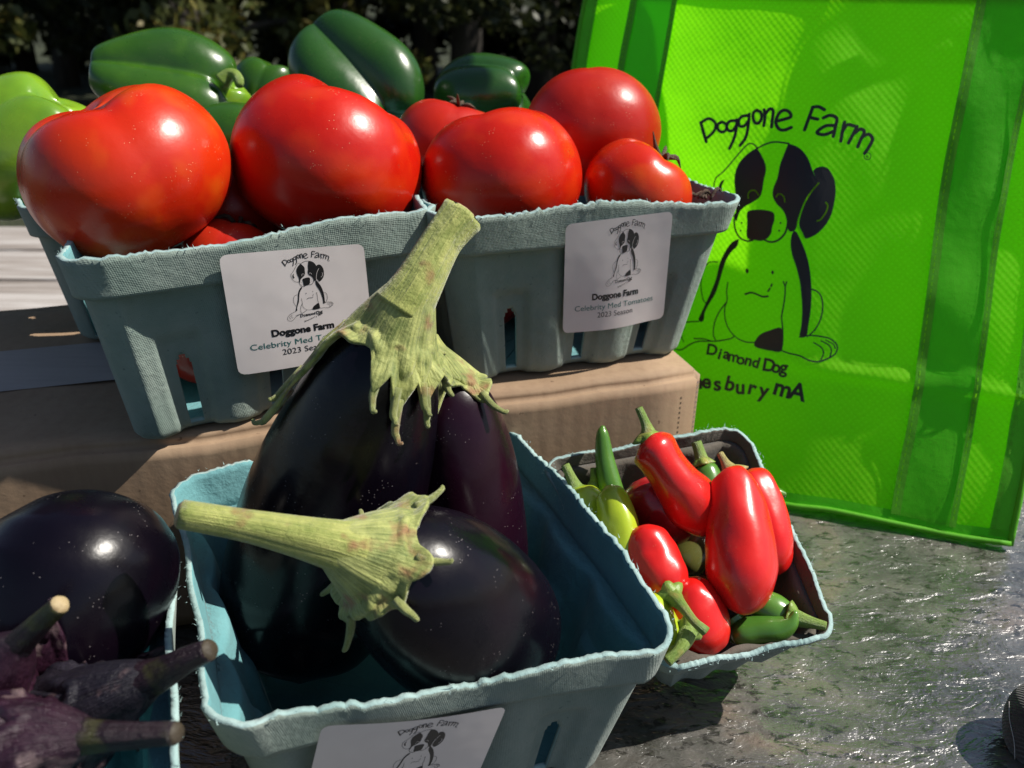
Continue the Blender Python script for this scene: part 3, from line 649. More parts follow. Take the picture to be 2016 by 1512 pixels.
STROKES = [   # width, points
 (7,[(232,570),(227,610),(232,640),(245,670),(265,688),(290,696),(312,692)]), (7,[(362,688),(392,700),(425,695),(455,670),(470,640),(476,600)]),
 (6,[(335,265),(375,245),(420,236),(480,243)]), (5,[(334,264),(318,248),(300,243),(280,255),(240,300),(180,370),(145,400),(135,425),(132,460),(140,502),(165,550),(200,578),(230,578)]),
 (7,[(278,943),(308,936),(335,945),(360,955),(383,953)]), (6,[(402,897),(398,907)]), (6,[(393,916),(384,930)]),
 (4.5,[(197,888),(192,930),(194,970),(183,1010),(185,1060),(205,1110),(240,1147),(280,1165),(322,1168)]), (4.5,[(187,985),(155,1030),(135,1080),(130,1130),(140,1157)]),
 (4.5,[(40,1150),(90,1152),(125,1162),(170,1158),(212,1149),(228,1138)]), (4.5,[(455,885),(463,905),(470,885)]), (5,[(463,905),(462,950),(455,1000),(447,1050),(452,1110),(450,1160),(446,1203)]),
 (5,[(585,920),(610,930),(630,955),(637,1000),(630,1050),(610,1095),(587,1123),(565,1140)]),
 (5,[(530,1142),(580,1135),(630,1140),(670,1150),(700,1175),(704,1200),(690,1225),(650,1247),(610,1258),(570,1250),(530,1230),(480,1218),(446,1206)]),
 (4.5,[(595,1168),(630,1190),(641,1218),(630,1246)]), (4.5,[(630,1160),(665,1180),(677,1205),(670,1236)]), (4,[(652,1157),(685,1175),(695,1195)]),
 (4.5,[(150,793),(110,796),(85,830),(72,890),(80,960),(95,985)]),
 (4.5,[(62,1070),(20,1072),(-40,1082),(-76,1115),(-82,1155),(-60,1192),(-20,1202),(20,1178),(60,1163),(125,1162)]), (4,[(-30,1100),(-52,1130),(-40,1165)]), (4,[(-5,1098),(-20,1130),(-8,1165)]),
]
DOTS = [(287,835,8,12),(405,842,6,9),(262,612,4.5,5),(257,648,4.5,5),(442,612,4.5,5),(435,648,4.5,5)]
LIGHT = [(6,[(294,497),(293,480),(301,465),(316,460),(330,466),(341,482)]),(6,[(422,490),(432,478),(447,480),(459,494),(462,514)]),(7,[(618,427),(582,470),(553,520),(534,570),(521,620),(535,655),(552,683)]),(7,[(651,517),(660,531),(655,555),(640,580),(625,598),(611,603)])]
HAND = [   # hand lettered farm name
 [(72,147),(84,190),(97,234)],[(70,147),(108,127),(138,146),(138,176),(122,198),(94,222)],
 [(170,142),(190,155),(188,180),(170,190),(152,178),(152,154)],
 [(236,136),(206,140),(193,160),(200,182),(220,182),(236,160)],[(240,132),(236,180),(224,225),(205,266)],
 [(291,112),(262,118),(247,140),(254,163),(275,160),(291,140)],[(297,106),(292,160),(280,215),(254,252)],
 [(333,88),(351,100),(354,125),(340,148),(322,145),(314,120),(318,98)],
 [(366,86),(370,120),(364,160)],[(370,108),(392,82),(408,92),(404,130),(400,166)],
 [(428,138),(460,130),(490,118),(482,96),(458,88),(434,105),(420,145),(436,176),(462,180),(492,168)],
 [(592,74),(575,120),(553,180)],[(590,74),(618,72),(645,86)],[(578,122),(614,130)],
 [(640,124),(672,112),(702,126),(696,165),(686,210)],[(692,160),(655,160),(622,178),(612,195),(645,202),(688,186)],
 [(738,144),(728,190),(721,232)],[(730,184),(752,156),(784,162)],
 [(796,164),(778,200),(757,240)],[(784,196),(812,176),(830,190),(812,228),(800,258)],[(818,214),(850,200),(868,224),(850,262),(832,288)],
]
CLOSED = {2, 7}
def art(fn_map, fn_surf, parent, off, white, scale=1., detail=True, full=True, seedoff=0):
    """black ink layer plus light lines on top; fn_map: art (x, y) -> (u, v)"""
    pr = Print(); w1 = scale
    mm = lambda P: [fn_map(*p) for p in P]
    for b in BLOBS: pr.blob(np.array(mm(catmull(np.vstack([b, b[:1]]), len(b)*3+1)[:-1])), 1)
    for w, P in STROKES: pr.stroke(mm(P), w*w1*1.25)
    for x, y, rx, ry in DOTS: pr.dot(fn_map(x, y), rx*w1, ry=ry*w1)
    for i, P in enumerate(HAND): pr.stroke(mm(P), (15 if i not in (0,) else 18)*w1, smooth=True, closed=i in CLOSED)
    if detail:
        ang = np.linspace(0, 6.2832, 17); pr.stroke(mm([(845+16*math.cos(a), 302+16*math.sin(a)) for a in ang]), 3.2*w1, False)
        letters(pr, 'R', (837, 310), (853, 311), 14, fn_map, 0, 0)
    letters(pr, 'Diamond', (104, 1226), (338, 1288), 50, fn_map, .03, .16, 3); letters(pr, 'Dog', (368, 1292), (470, 1310), 58, fn_map, .03, .12, 4)
    if full: letters(pr, 'Amesbury', (-35, 1372), (385, 1418), 66, fn_map, .03, .14, 5); letters(pr, 'mA', (408, 1412), (548, 1444), 78, fn_map, .03, .06, 8)
    else: letters(pr, 'Amesbury MA', (130, 1345), (440, 1345), 34, fn_map, .004, .1, 6)
    a = pr.lay('logo_print', fn_surf, off, 'ink', parent)
    lt = Print()
    for w, P in LIGHT: lt.stroke(mm(P), w*w1)
    lt.lay('logo_lines', fn_surf, off*1.7, white, parent)
_am = {}
def art_uv(x, y): return buv(1350+x/2.3625, 180+y/2.3625)
# art units to bag metres: about one art unit in bag space
a0, a1 = np.array(art_uv(400, 300)), np.array(art_uv(400, 900)); UNIT = np.linalg.norm(a1-a0)/600
BAGPTS = lambda u, v, off: Sn(u, v, off)
art(art_uv, BAGPTS, bag, .00035, 'bag_lime', UNIT*1.0)

# stickers reuse the same artwork, unwarped through the bag's own flat coordinates
A_TL, A_C = np.array(art_uv(400, 236)), np.array(art_uv(380, 1258)); AH = A_TL[1]-A_C[1]
def art_flat(x, y):
    u, v = art_uv(x, y); return u-A_TL[0], v-A_TL[1]
class Sticker:
    def __init__(s, TL, TR, BR, BL, curve, basket, lines, name='sticker'):
        s.q = [np.asarray(p, float) for p in (TL, TR, BR, BL)]; s.n = unit(np.cross(s.q[1]-s.q[0], s.q[3]-s.q[0])); s.n = s.n if s.n@(O-s.q[0]) > 0 else -s.n; s.curve = curve
        W_ = (np.linalg.norm(s.q[1]-s.q[0])); H_ = np.linalg.norm(s.q[3]-s.q[0]); s.W, s.H = W_, H_
        # paper with rounded corners
        V = []; Fc = []; n = 30; UV = []
        for i in range(n+1):
            for j in range(n+1):
                a, b = i/n, j/n; r = .055; x, y = a, b
                cx, cy = min(max(a, r), 1-r), min(max(b, r), 1-r); d = math.hypot(a-cx, b-cy)
                if (a < r or a > 1-r) and (b < r or b > 1-r):
                    m_ = max(abs(a-cx), abs(b-cy)); k = m_/d if d > 0 else 1; x, y = cx+(a-cx)*k, cy+(b-cy)*k
                V.append(s.at(x, y, 0)); UV.append((x*W_, y*H_))
        for i in range(n):
            for j in range(n): Fc.append((i*(n+1)+j, (i+1)*(n+1)+j, (i+1)*(n+1)+j+1, i*(n+1)+j+1))
        s.o = mesh('sticker', V, Fc, 'paper', basket, uv=UV)
        fs = lambda u, v, off: s.at(u, v, off)
        sc = .435/AH                                   # dog height as a share of the sticker
        mp = lambda x, y: (.555+art_flat(x, y)[0]*sc*.98, .105-art_flat(x, y)[1]*sc)
        art(mp, fs, s.o, .00008, 'paper', UNIT*sc*.9, detail=True, full=False)
        for (tx, x, y, w, h, bold, mat) in lines:
            pr = Print(); text(pr, tx, x, y, w, -h, bold); pr.lay('lettering', fs, .00008, mat, s.o, .05)
    def at(s, a, b, off):
        q = s.q; p = (q[0]*(1-a)+q[1]*a)*(1-b)+(q[3]*(1-a)+q[2]*a)*b
        return p+s.n*(off+s.curve(a, b))
def onplane(px, py, p0, n): r = ray(px, py); return O+r*(((p0-O)@n)/(r@n))
TOML = [('Doggone Farm', .26, .70, .45, .056, .045, 'ink'), ('Celebrity Med Tomatoes', .105, .795, .765, .050, 0., 'ink_teal'), ('2023 Season', .315, .872, .345, .050, 0., 'ink_grey')]
def sticker_plane(B, tlow, extra=.0012):
    """plane touching the rim band and the wall lower down on a basket's front face"""
    a = B.P(-.3, -1, 0, -1, 0, -.3, 1., extra); b = B.P(.3, -1, 0, -1, 0, .3, 1., extra); c = B.P(0, -1, 0, -1, 0, .29, tlow, extra+.001); n = unit(np.cross(b-a, c-a)); return a, n
p0, n0 = sticker_plane(B1, .42)
Sticker(onplane(429, 501, p0, n0), onplane(714, 478, p0, n0), onplane(737, 690, p0, n0), onplane(468, 736, p0, n0), lambda a, b: .0016*math.sin(a*3.1+.4)*(b-.1)+.0008, t1, TOML)
p0, n0 = sticker_plane(B2, .36)
Sticker(onplane(1112, 440, p0, n0), onplane(1323, 414, p0, n0), onplane(1306, 627, p0, n0), onplane(1108, 657, p0, n0), lambda a, b: .0012*math.sin(a*6.0-1.2)*b+.0010, t2, TOML)
p0, n0 = sticker_plane(BE, .42)
tl, tr = onplane(633, 1424, p0, n0), onplane(997, 1386, p0, n0); dn = unit(np.cross(n0, tr-tl)); dn = dn if dn[2] < 0 else -dn; wl_ = np.linalg.norm(tr-tl)
Sticker(tl, tr, tr+dn*wl_, tl+dn*wl_, lambda a, b: .0016*math.sin(a*math.pi)*(1-b)+.0008, eb, [('Doggone Farm', .26, .70, .45, .056, .045, 'ink'), ('Eggplant', .42, .795, .28, .050, 0., 'ink_teal'), ('2023 Season', .315, .872, .345, .050, 0., 'ink_grey')])

# ------------------------------------------------------------------ tomatoes
def calyx_dry(parent, P, axis, n=6, L=.012, seed=0, mat='dry_leaf'):
    r = np.random.default_rng(seed); a, e1, e2 = basis(axis)
    for k in range(n):
        th = 6.28*k/n+r.uniform(-.3, .3); d = e1*math.cos(th)+e2*math.sin(th); l = L*r.uniform(.6, 1.2)
        tube('calyx_leaf', [P, P+d*l*.5+a*l*r.uniform(.1, .4), P+d*l+a*l*r.uniform(-.1, .6)], [.0009, .0011, .0002], mat, parent, 8, 6, shape=lambda t, th: 1)
def tomato(px, py, d, R, hk, axis, mat, label, seed, lobes=5, amp=.05, dimple=.16, stem=True, spin=0., sharp=.8, parent_group=None):
    C = D(px, py, d); root = empty('tomato', C-np.array([0, 0, R*hk]), label, 'tomato', parent_group)
    lathe_fruit('flesh', mat, C, axis, R, hk, lobes, amp, dimple, root, seed, sharp, bdim=.04, spin=spin)
    if stem:
        a = unit(axis); calyx_dry(root, C+a*R*(hk-dimple*1.05), a, 6, .011, seed)
    return root
tomato(251, 338, .347, .0418, .82, (-.34, -.10, 1), 'tomato_orange', 'largest orange red tomato resting on the torn corner of its basket', 1, 4, .085, .20, spin=1.0, stem=False)
tomato(646, 322, .384, .0435, .85, (.42, .30, 1), 'tomato_red', 'big glossy red tomato above the sticker of the basket with the cut stem', 2, 4, .06, .16, spin=.4, stem=False)
tomato(452, 405, .405, .029, .85, (.1, .2, 1), 'tomato_red', 'red tomato wedged between the two biggest tomatoes', 3)
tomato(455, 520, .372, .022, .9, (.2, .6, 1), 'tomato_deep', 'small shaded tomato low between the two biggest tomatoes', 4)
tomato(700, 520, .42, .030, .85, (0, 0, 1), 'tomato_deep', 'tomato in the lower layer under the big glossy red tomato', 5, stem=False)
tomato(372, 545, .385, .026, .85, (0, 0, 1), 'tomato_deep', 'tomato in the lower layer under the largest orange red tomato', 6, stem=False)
tomato(988, 352, .402, .0385, .86, (-.2, .35, 1), 'tomato_red', 'round red tomato behind the bare rim next to the sticker by the bag', 7, 5, .03, .12, spin=.2, stem=False)
tomato(885, 292, .462, .0315, .84, (.25, .15, 1), 'tomato_deep', 'dull red tomato peeking out below the wrinkled dark pepper', 8, 5, .03, .12)
tomato(1162, 262, .455, .0372, .84, (-.1, .8, 1), 'tomato_deep', 'topmost dull red tomato in front of the green bag', 9, 5, .03, .10, stem=False)
tomato(1255, 376, .415, .0278, .84, (.55, .1, .8), 'tomato_orange', 'small orange edged tomato with dried calyx at the basket corner', 10, 4, .05, .14)
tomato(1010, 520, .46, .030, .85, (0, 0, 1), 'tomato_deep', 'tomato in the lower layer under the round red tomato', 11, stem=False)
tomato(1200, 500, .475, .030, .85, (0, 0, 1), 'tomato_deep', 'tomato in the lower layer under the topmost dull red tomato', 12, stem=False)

for i, (Bk, a, b, w) in enumerate([(B1, -.38, -.08, 'behind the sticker'), (B1, .05, .15, 'beside the sticker'), (B1, .50, .2, 'under the cut stem'), (B2, -.50, .1, 'at the left slot'), (B2, .0, .15, 'behind the sticker near the bag'), (B2, .50, .1, 'at the basket corner near the bag')]):
    tc = bil(Bk.base, a, b)+np.array([0, 0, .0245]); rt = empty('tomato', tc-np.array([0, 0, .021]), 'tomato added to darken the basket slots, at the bottom '+w, 'tomato')
    lathe_fruit('flesh', 'tomato_deep', tc, (0, 0, 1), .0245, .86, 5, .05, .12, rt, 30+i, .8)  # deep red fruit added low inside so the wall slots look dark

# ------------------------------------------------------------------ bell peppers
def bell(px, py, d, R, hk, axis, mat, label, seed, lobes=4, amp=.17, sharp=.9, stem=True, spin=0., taper=.22, curl=None):
    C = D(px, py, d); a = unit(axis); root = empty('bell_pepper', C-np.array([0, 0, R]), label, 'bell pepper')
    lathe_fruit('flesh', mat, C, axis, R, hk, lobes, amp, .22, root, seed, sharp, nu=110, nv=64, taper=taper, bdim=.14, spin=spin, bend=.10)
    if stem:
        b, e1, e2 = basis(axis); P = C+a*R*(hk-.30); cv = curl if curl is not None else e1*.2
        tube('stem', [P, P+a*R*.25, P+a*R*.5+np.asarray(cv)*R*.25, P+a*R*.55+np.asarray(cv)*R*.6], [R*.22, R*.12, R*.11, R*.12], 'chili_stem', root, 16, 12)
    return root
bell(48, 300, .440, .0375, 1.10, (.62, .15, .72), 'pepper_lime', 'yellowish lime green bell pepper at the left behind the biggest tomato', 21, 3, .20, 1.0, stem=False, spin=.5)
cp = bell(320, 172, .500, .0410, 1.05, (.86, .30, -.22), 'pepper_green', 'mid green bell pepper with a curled pale stem behind the biggest tomato', 22, 3, .40, 1.15, spin=.55, taper=.42, stem=False)
tube('stem', [D(436, 160, .487), D(450, 146, .486), D(463, 146, .485), D(470, 158, .4845), D(471, 170, .484)], [.0045, .0032, .0028, .0030, .0022], 'chili_stem', cp, 18, 12)
bell(700, 160, .560, .0425, 1.10, (.62, -.25, -.62), 'pepper_dark', 'large dark green bell pepper with two long lobes', 23, 3, .44, 1.2, spin=.32, taper=.12, stem=False)
bell(952, 186, .575, .0310, 1.12, (.90, -.28, .10), 'pepper_dark', 'wrinkled dark green bell pepper between tomatoes and bag', 24, 3, .30, 1.0, spin=.95, taper=.05, stem=False)
bell(520, 205, .60, .030, 1.1, (.3, .2, 1), 'pepper_green', 'small green bell pepper deep behind the big glossy red tomato', 25, 4, .14, stem=False)
bell(446, 290, .455, .026, 1.25, (1, .2, .1), 'pepper_green', 'green bell pepper seen through the gap between the two biggest tomatoes', 26, 4, .10, stem=False)
bell(440, 222, .535, .020, 1.1, (.4, 0, 1), 'pepper_lime', 'little lime green bell pepper under the curled pale stem', 27, 3, .12, stem=False)

# ------------------------------------------------------------------ eggplants
def eggplant(label, spine, rad, mat, stem_pts, stem_r, lobes, smat, cmat, seed, calyx_len=.05, ref=None, tipcurl=True, cut='cut_end', web=.45):
    """spine runs from the stem end to the blossom end"""
    spine = np.asarray(spine, float); r = np.random.default_rng(seed); low = spine[spine[:, 2].argmin()]
    root = empty('eggplant', low-np.array([0, 0, .028]), label, 'eggplant')
    B = Sweep(spine, rad, 56, 48, ref=ref); B.build('flesh', mat, root)
    L = np.linalg.norm(np.diff(B.C, axis=0), axis=1).sum()
    sp = np.asarray(stem_pts, float)
    rid = lambda t, th: 1+.045*math.sin(5*th+1)+.03*math.sin(9*th+2+3*t)
    st = Sweep(sp, stem_r, 26, 24, shape=rid).build('stem', smat, root)
    dirn = unit(sp[-1]-sp[-2]); a, e1, e2 = basis(dirn); P = sp[-1]+dirn*.0012
    V = [P+(e1*math.cos(k*.5236)+e2*math.sin(k*.5236))*stem_r[-1]*.99-dirn*.0011 for k in range(12)]+[P+(e1*math.cos(k*.5236)+e2*math.sin(k*.5236))*stem_r[-1]*.72 for k in range(12)]+[P-dirn*.0002]
    mesh('cut_end', V, [(k, (k+1) % 12, 12+(k+1) % 12, 12+k) for k in range(12)]+[(12+k, 12+(k+1) % 12, 24) for k in range(12)], cut, root)
    # calyx: a sheet draped from the stem foot over the shoulder, split into pointed lobes
    nth, ns = 120, 30; V = []; Fc = []
    def reach(th):
        v = web
        for (c, l, w) in lobes:
            dd = abs((th-c+math.pi) % (2*math.pi)-math.pi); v = max(v, web+(l-web)*max(0, 1-(dd/w))**1.15)
        return v*(1+.10*mnoise.noise(Vector((3*math.cos(th), 3*math.sin(th), seed))))
    for i in range(nth):
        th = 2*math.pi*i/nth; Rch = reach(th)*calyx_len
        for j in range(ns):
            s_ = j/(ns-1); dist = s_*Rch; tt = dist/L*1.0+.012
            ridge = .0010*math.cos(th*5+.4)*s_+.0007*math.sin(th*7+seed+2*s_)*s_+.0005*math.sin(th*13+4*s_)*s_*(1-.5*s_)+.0003*math.sin(th*23+9*s_)*s_
            off = .0022*(1-.55*s_)+ridge+.0010*math.sin(9*s_+3*math.sin(th*2))*s_
            off += .0035*max(0, s_-.82)/.18 * (.6+.4*math.sin(th*3+seed)) if reach(th) > .5 else .0008*s_
            p = B.at(min(tt, .95), th, 0); nv = Vector(p)
            off += s_*(.0016*mnoise.noise(nv*150)+.0009*mnoise.noise(nv*420)); p = B.at(min(tt, .95), th, max(off, .0004)); foot = st_foot(sp, stem_r, B, th, s_)
            k = sstep(s_, 0., .34); V.append(foot*(1-k)+p*k)
    for i in range(nth):
        i2 = (i+1) % nth
        for j in range(ns-1): Fc.append((i*ns+j, i2*ns+j, i2*ns+j+1, i*ns+j+1))
    cal = mesh('calyx', V, Fc, cmat, root, uv=[(abs(2*i/nth-1)*1.6, j/(ns-1)) for i in range(nth) for j in range(ns)]); md = cal.modifiers.new('sheet', 'SOLIDIFY'); md.thickness = .0013; md.offset = 0
    if tipcurl:
        for q_, (c, l, w) in enumerate(lobes):
            for k in range(2 if l > 1.2 else 1):
                th = c+k*.07; Rch = reach(th)*calyx_len; p0 = B.at(min(Rch*(.78)/L+.012, .95), th, .0022); p1 = B.at(min(Rch*1.0/L+.012, .95), th, .0040); nrm = unit(B.at(.3, th, .01)-B.at(.3, th, 0)); tg = unit(p1-p0); sd = np.cross(nrm, tg)*r.choice([-1, 1])
                sz = r.uniform(.4, .75)
                tube('calyx_tip', [p0, p1, p1+tg*.004*sz+nrm*.001*sz+sd*.001, p1+tg*.0065*sz+nrm*.003*sz+sd*.003*sz, p1+tg*.005*sz+nrm*.0048*sz+sd*.0048*sz], [.0015, .0014, .0011, .0009, .0006], cmat, cal if False else root, 14, 8)
    return B
def st_foot(sp, sr_, B, th, s_):
    d = B.N[1]*math.cos(th)+B.B[1]*math.sin(th); ax = unit(sp[1]-sp[0]); d = unit(d-ax*(d@ax)*.8)
    q = min(1, .010*(1-s_)**2/np.linalg.norm(sp[1]-sp[0])); return sp[0]+ax*.010*(1-s_)**2+d*((sr_[0]*(1-q)+sr_[1]*q)*(.90+.18*min(1, s_*4))-.0012*max(0, 1-s_*5)+s_*.003)
# tall one leaning up in front of the tomato baskets
e1p = [D(783, 628, .298), D(760, 700, .302), D(715, 830, .315), D(668, 965, .328), D(634, 1090, .337), D(608, 1200, .340), D(594, 1300, .338), D(590, 1345, .337)]
eggplant('tall black eggplant leaning upright with the longest thick green stem', e1p, [.009, .0195, .0285, .0345, .0365, .0345, .0225, .001], 'eggplant',
         [D(790, 612, .294), D(822, 560, .294), D(868, 478, .297), D(909, 424, .300)], [.0105, .0085, .0072, .0080],
         [(.0, 1.05, .30), (-.40, 1.35, .36), (-.85, 1.25, .38), (-1.4, 1.0, .4), (1.35, 2.05, .34), (2.6, .8, .5), (3.9, .8, .5)], 'stem_green', 'calyx_green', 5, .0225, web=.58)
# behind it on the right
e2p = [D(872, 735, .336), D(884, 790, .337), D(902, 890, .344), D(912, 1000, .352), D(915, 1110, .358), D(913, 1200, .362), D(910, 1250, .363), D(909, 1275, .363)]
eggplant('maroon tinted eggplant standing behind the tall black one', e2p, [.008, .017, .0225, .0255, .027, .025, .016, .001], 'eggplant_maroon',
         [D(868, 725, .336), D(850, 690, .337), D(840, 670, .338)], [.007, .0055, .005], [(.5, 1.1, .5), (1.1, .9, .4), (-.8, .9, .5), (2.8, .8, .5)], 'stem_green', 'calyx_green', 6, .018)
# front one with the stem pointing left
e3p = [D(718, 1090, .2660), D(748, 1104, .2690), D(800, 1132, .2765), D(858, 1170, .2880), D(912, 1212, .3010), D(960, 1252, .3150), D(992, 1284, .3250), D(1003, 1296, .3290)]
eggplant('plump black eggplant lying in front, its green stem pointing to the small eggplants', e3p, [.0110, .0180, .0250, .0295, .0312, .0295, .0195, .001], 'eggplant',
         [D(704, 1086, .2600), D(640, 1069, .2560), D(500, 1038, 0.2520), D(356, 1013, 0.2478)], [.0098, .0072, .0050, .0043],
         [(-1.35, 1.15, .50), (-.25, 1.0, .42), (.45, 1.05, .38), (1.5, .95, .45), (2.5, .8, .5), (3.6, .8, .5)], 'stem_green', 'calyx_green', 7, .0140, web=.80)
# left basket
e5p = [D(40, 1400, .262), D(60, 1330, .267), D(95, 1250, .272), D(130, 1175, .277), D(158, 1105, .281), D(170, 1035, .284), D(175, 985, .286), D(177, 966, .287)]
eggplant('round shiny black eggplant with its blunt end up by the cardboard box', e5p, [.010, .022, .0285, .0318, .0318, .0262, .0150, .001], 'eggplant',
         [D(35, 1405, .262), D(10, 1440, .258), D(-20, 1470, .255)], [.007, .005, .0045], [(0, .9, .5), (1.3, .9, .5), (2.6, .9, .5), (-1.3, .9, .5)], 'stem_purple', 'calyx_purple', 8, .026)
e6p = [D(225, 1365, .242), D(195, 1385, .243), D(140, 1425, .246), D(60, 1490, .250), D(-10, 1550, .254), D(-60, 1590, .257), D(-80, 1606, .258)]
eggplant('small eggplant with a slate grey calyx and dark purple stem against the teal rim', e6p, [.0065, .0098, .0125, .0165, .0175, .012, .001], 'eggplant',
         [D(255, 1350, .240), D(310, 1330, .237), D(365, 1300, .234), D(412, 1279, .232)], [.0068, .0050, .0037, .0031], [(0, 1.0, .7), (1.3, 1.0, .6), (2.6, .9, .6), (-1.3, 1.1, .6), (-2.6, .9, .5)], 'stem_purple', 'calyx_slate', 9, .030, tipcurl=False, cut='cut_dark')
e7p = [D(110, 1450, .222), D(75, 1462, .222), D(20, 1490, .223), D(-60, 1540, .226), D(-140, 1600, .230), D(-180, 1630, .232)]
eggplant('small eggplant with a mottled purple calyx and green streaked stem lying lowest', e7p, [.0060, .0100, .0135, .0175, .012, .001], 'eggplant_maroon',
         [D(120, 1449, .221), D(180, 1450, .219), D(260, 1448, .217), D(346, 1443, .215)], [.0066, .0044, .0035, .0029], [(0, 1.0, .7), (1.3, 1.0, .6), (2.6, .9, .6), (-1.3, 1.1, .6), (-2.6, .9, .5)], 'stem_purple', 'calyx_purple', 10, .028, tipcurl=False, cut='cut_dark')
e8p = [D(8, 1305, .236), D(-20, 1330, .237), D(-70, 1370, .240), D(-140, 1420, .246), D(-200, 1460, .252), D(-230, 1480, .255)]
eggplant('small eggplant at the picture edge with an upright tan tipped purple stem', e8p, [.0060, .0110, .0145, .0175, .012, .001], 'eggplant_maroon',
         [D(14, 1298, .235), D(40, 1265, .232), D(80, 1225, .229), D(118, 1190, .226)], [.0060, .0040, .0031, .0026], [(0, 1.0, .7), (1.3, 1.0, .6), (2.6, .9, .6), (-1.3, 1.1, .6), (-2.6, .9, .5)], 'stem_purple', 'calyx_purple', 11, .022, tipcurl=False)

# ------------------------------------------------------------------ chili peppers
def chili(label, pts, rad, mat, stem=None, smat='chili_stem', shape=None, name='chili_pepper', cat='chili pepper', cap=1.0):
    P = np.array([D(*p) for p in pts]); root = empty(name, P[P[:, 2].argmin()]-np.array([0, 0, .008]), label, cat)
    Sweep(P, rad, 36, 28, shape=shape).build('flesh', mat, root)
    if stem is not None:
        Sp = np.array([D(*p) for p in stem[0]]); 
        Sweep(Sp, stem[1], 18, 12, shape=lambda t, th: 1+.06*math.sin(5*th)).build('stem', smat, root)
        d = unit(Sp[-1]-Sp[-2]); a, e1, e2 = basis(d); w = stem[1][-1]
        mesh('stem_tip', [Sp[-1]+d*.0002+(e1*math.cos(k*.785)+e2*math.sin(k*.785))*w*.9 for k in range(8)]+[Sp[-1]-d*.0003], [(k, (k+1) % 8, 8) for k in range(8)], 'cut_end', root)
        # green cap on the shoulder
        d0 = unit(Sp[1]-Sp[0]); b, f1, f2 = basis(d0); V = []; Fc = []; rr = stem[1][0]*1.05*cap
        for j in range(6):
            s_ = j/5
            for k in range(30):
                th = 6.2832*k/30; q = 1+.20*math.cos(5*th)*s_; V.append(Sp[0]+d0*(.0020-.0034*s_**1.6)+(f1*math.cos(th)+f2*math.sin(th))*(stem[1][0]*.5+rr*s_*.8)*q)
        for j in range(5):
            for k in range(30): Fc.append((j*30+k, j*30+(k+1) % 30, (j+1)*30+(k+1) % 30, (j+1)*30+k))
        c = mesh('calyx', V, Fc, smat, root); md = c.modifiers.new('sheet', 'SOLIDIFY'); md.thickness = .0008
    return root
wob = lambda a, b: (lambda t, th: 1+a*math.sin(2*th+b+3*t)+a*.5*math.sin(3*th+b*2-2*t)+.08*mnoise.noise(Vector((1.6*math.cos(th), 1.6*math.sin(th), 5*t+b*7)))+.03*mnoise.noise(Vector((4*math.cos(th), 4*math.sin(th), 11*t+b*3))))
chili('red chili on top of the pile with its green stem standing highest', [(1272,868,.352),(1283,880,.351),(1305,910,.350),(1335,955,.351),(1365,995,.355),(1392,1025,.360),(1404,1038,.362)], [.0045,.0098,.0092,.0104,.0120,.0085,.0008], 'chili_red', ([(1277,862,.351),(1272,838,.351),(1257,803,.352)],[.0045,.0022,.0016]), shape=wob(.05,1))
chili('dark red chili lying under the topmost red one', [(1258,945,.372),(1268,965,.371),(1290,995,.370),(1318,1025,.369),(1340,1048,.369),(1350,1058,.370)], [.004,.0105,.0125,.0125,.008,.0008], 'chili_dark_red', shape=wob(.04,2))
chili('short red chili with a long green stem hanging toward the front', [(1262,1040,.348),(1268,1056,.346),(1283,1090,.344),(1300,1125,.341),(1315,1158,.339),(1320,1172,.339)], [.003,.0082,.0098,.0102,.0085,.003], 'chili_red', ([(1322,1172,.327),(1342,1192,.319),(1366,1222,.314),(1390,1243,.313)],[.0036,.0022,.0017,.0020]), shape=wob(.04,3))
chili('short red chili at the front rim with a thick bent green stem', [(1340,1142,.340),(1350,1160,.339),(1368,1200,.337),(1382,1245,.335),(1385,1275,.334),(1384,1288,.334)], [.003,.0090,.0115,.0112,.0075,.001], 'chili_red', ([(1356,1240,.321),(1348,1262,.316),(1332,1285,.313),(1313,1302,.312)],[.0040,.0030,.0021,.0022]), shape=wob(.03,4), cap=.8)
chili('longest red chili standing upright at the basket side', [(1437,932,.352),(1442,946,.350),(1450,1000,.346),(1458,1070,.342),(1463,1140,.338),(1464,1190,.336),(1464,1210,.336)], [.0045,.0085,.0118,.0138,.0136,.0085,.001], 'chili_red', ([(1440,932,.352),(1428,912,.353),(1417,892,.355)],[.0045,.0020,.0014]), 'chili_stem_dry', shape=wob(.015,5))
chili('narrow red chili tucked behind the longest red one', [(1472,930,.372),(1482,948,.370),(1503,1000,.366),(1518,1060,.362),(1524,1110,.360),(1524,1135,.360)], [.004,.0085,.0095,.0095,.007,.0008], 'chili_red', shape=wob(.04,6))
chili('lime green chili with a thick pale stem by the eggplant basket', [(1138,963,.370),(1144,976,.369),(1156,1008,.367),(1168,1050,.366),(1178,1100,.366),(1182,1120,.366)], [.004,.0082,.0096,.0090,.006,.0006], 'chili_lime', ([(1134,968,.371),(1126,945,.371),(1112,915,.372)],[.0045,.0024,.0019]))
chili('pointed lime green chili beside the short red chilies', [(1198,956,.356),(1203,972,.355),(1212,1010,.353),(1220,1060,.350),(1222,1110,.348),(1214,1150,.347)], [.0018,.0060,.0082,.0086,.0074,.001], 'chili_lime', shape=wob(.03,2))
chili('slim dark green chili pointing straight up at the basket back', [(1187,838,.378),(1186,855,.378),(1190,900,.378),(1200,950,.377),(1213,1000,.376),(1222,1040,.376)], [.0008,.0028,.0042,.0052,.0056,.003], 'chili_green')
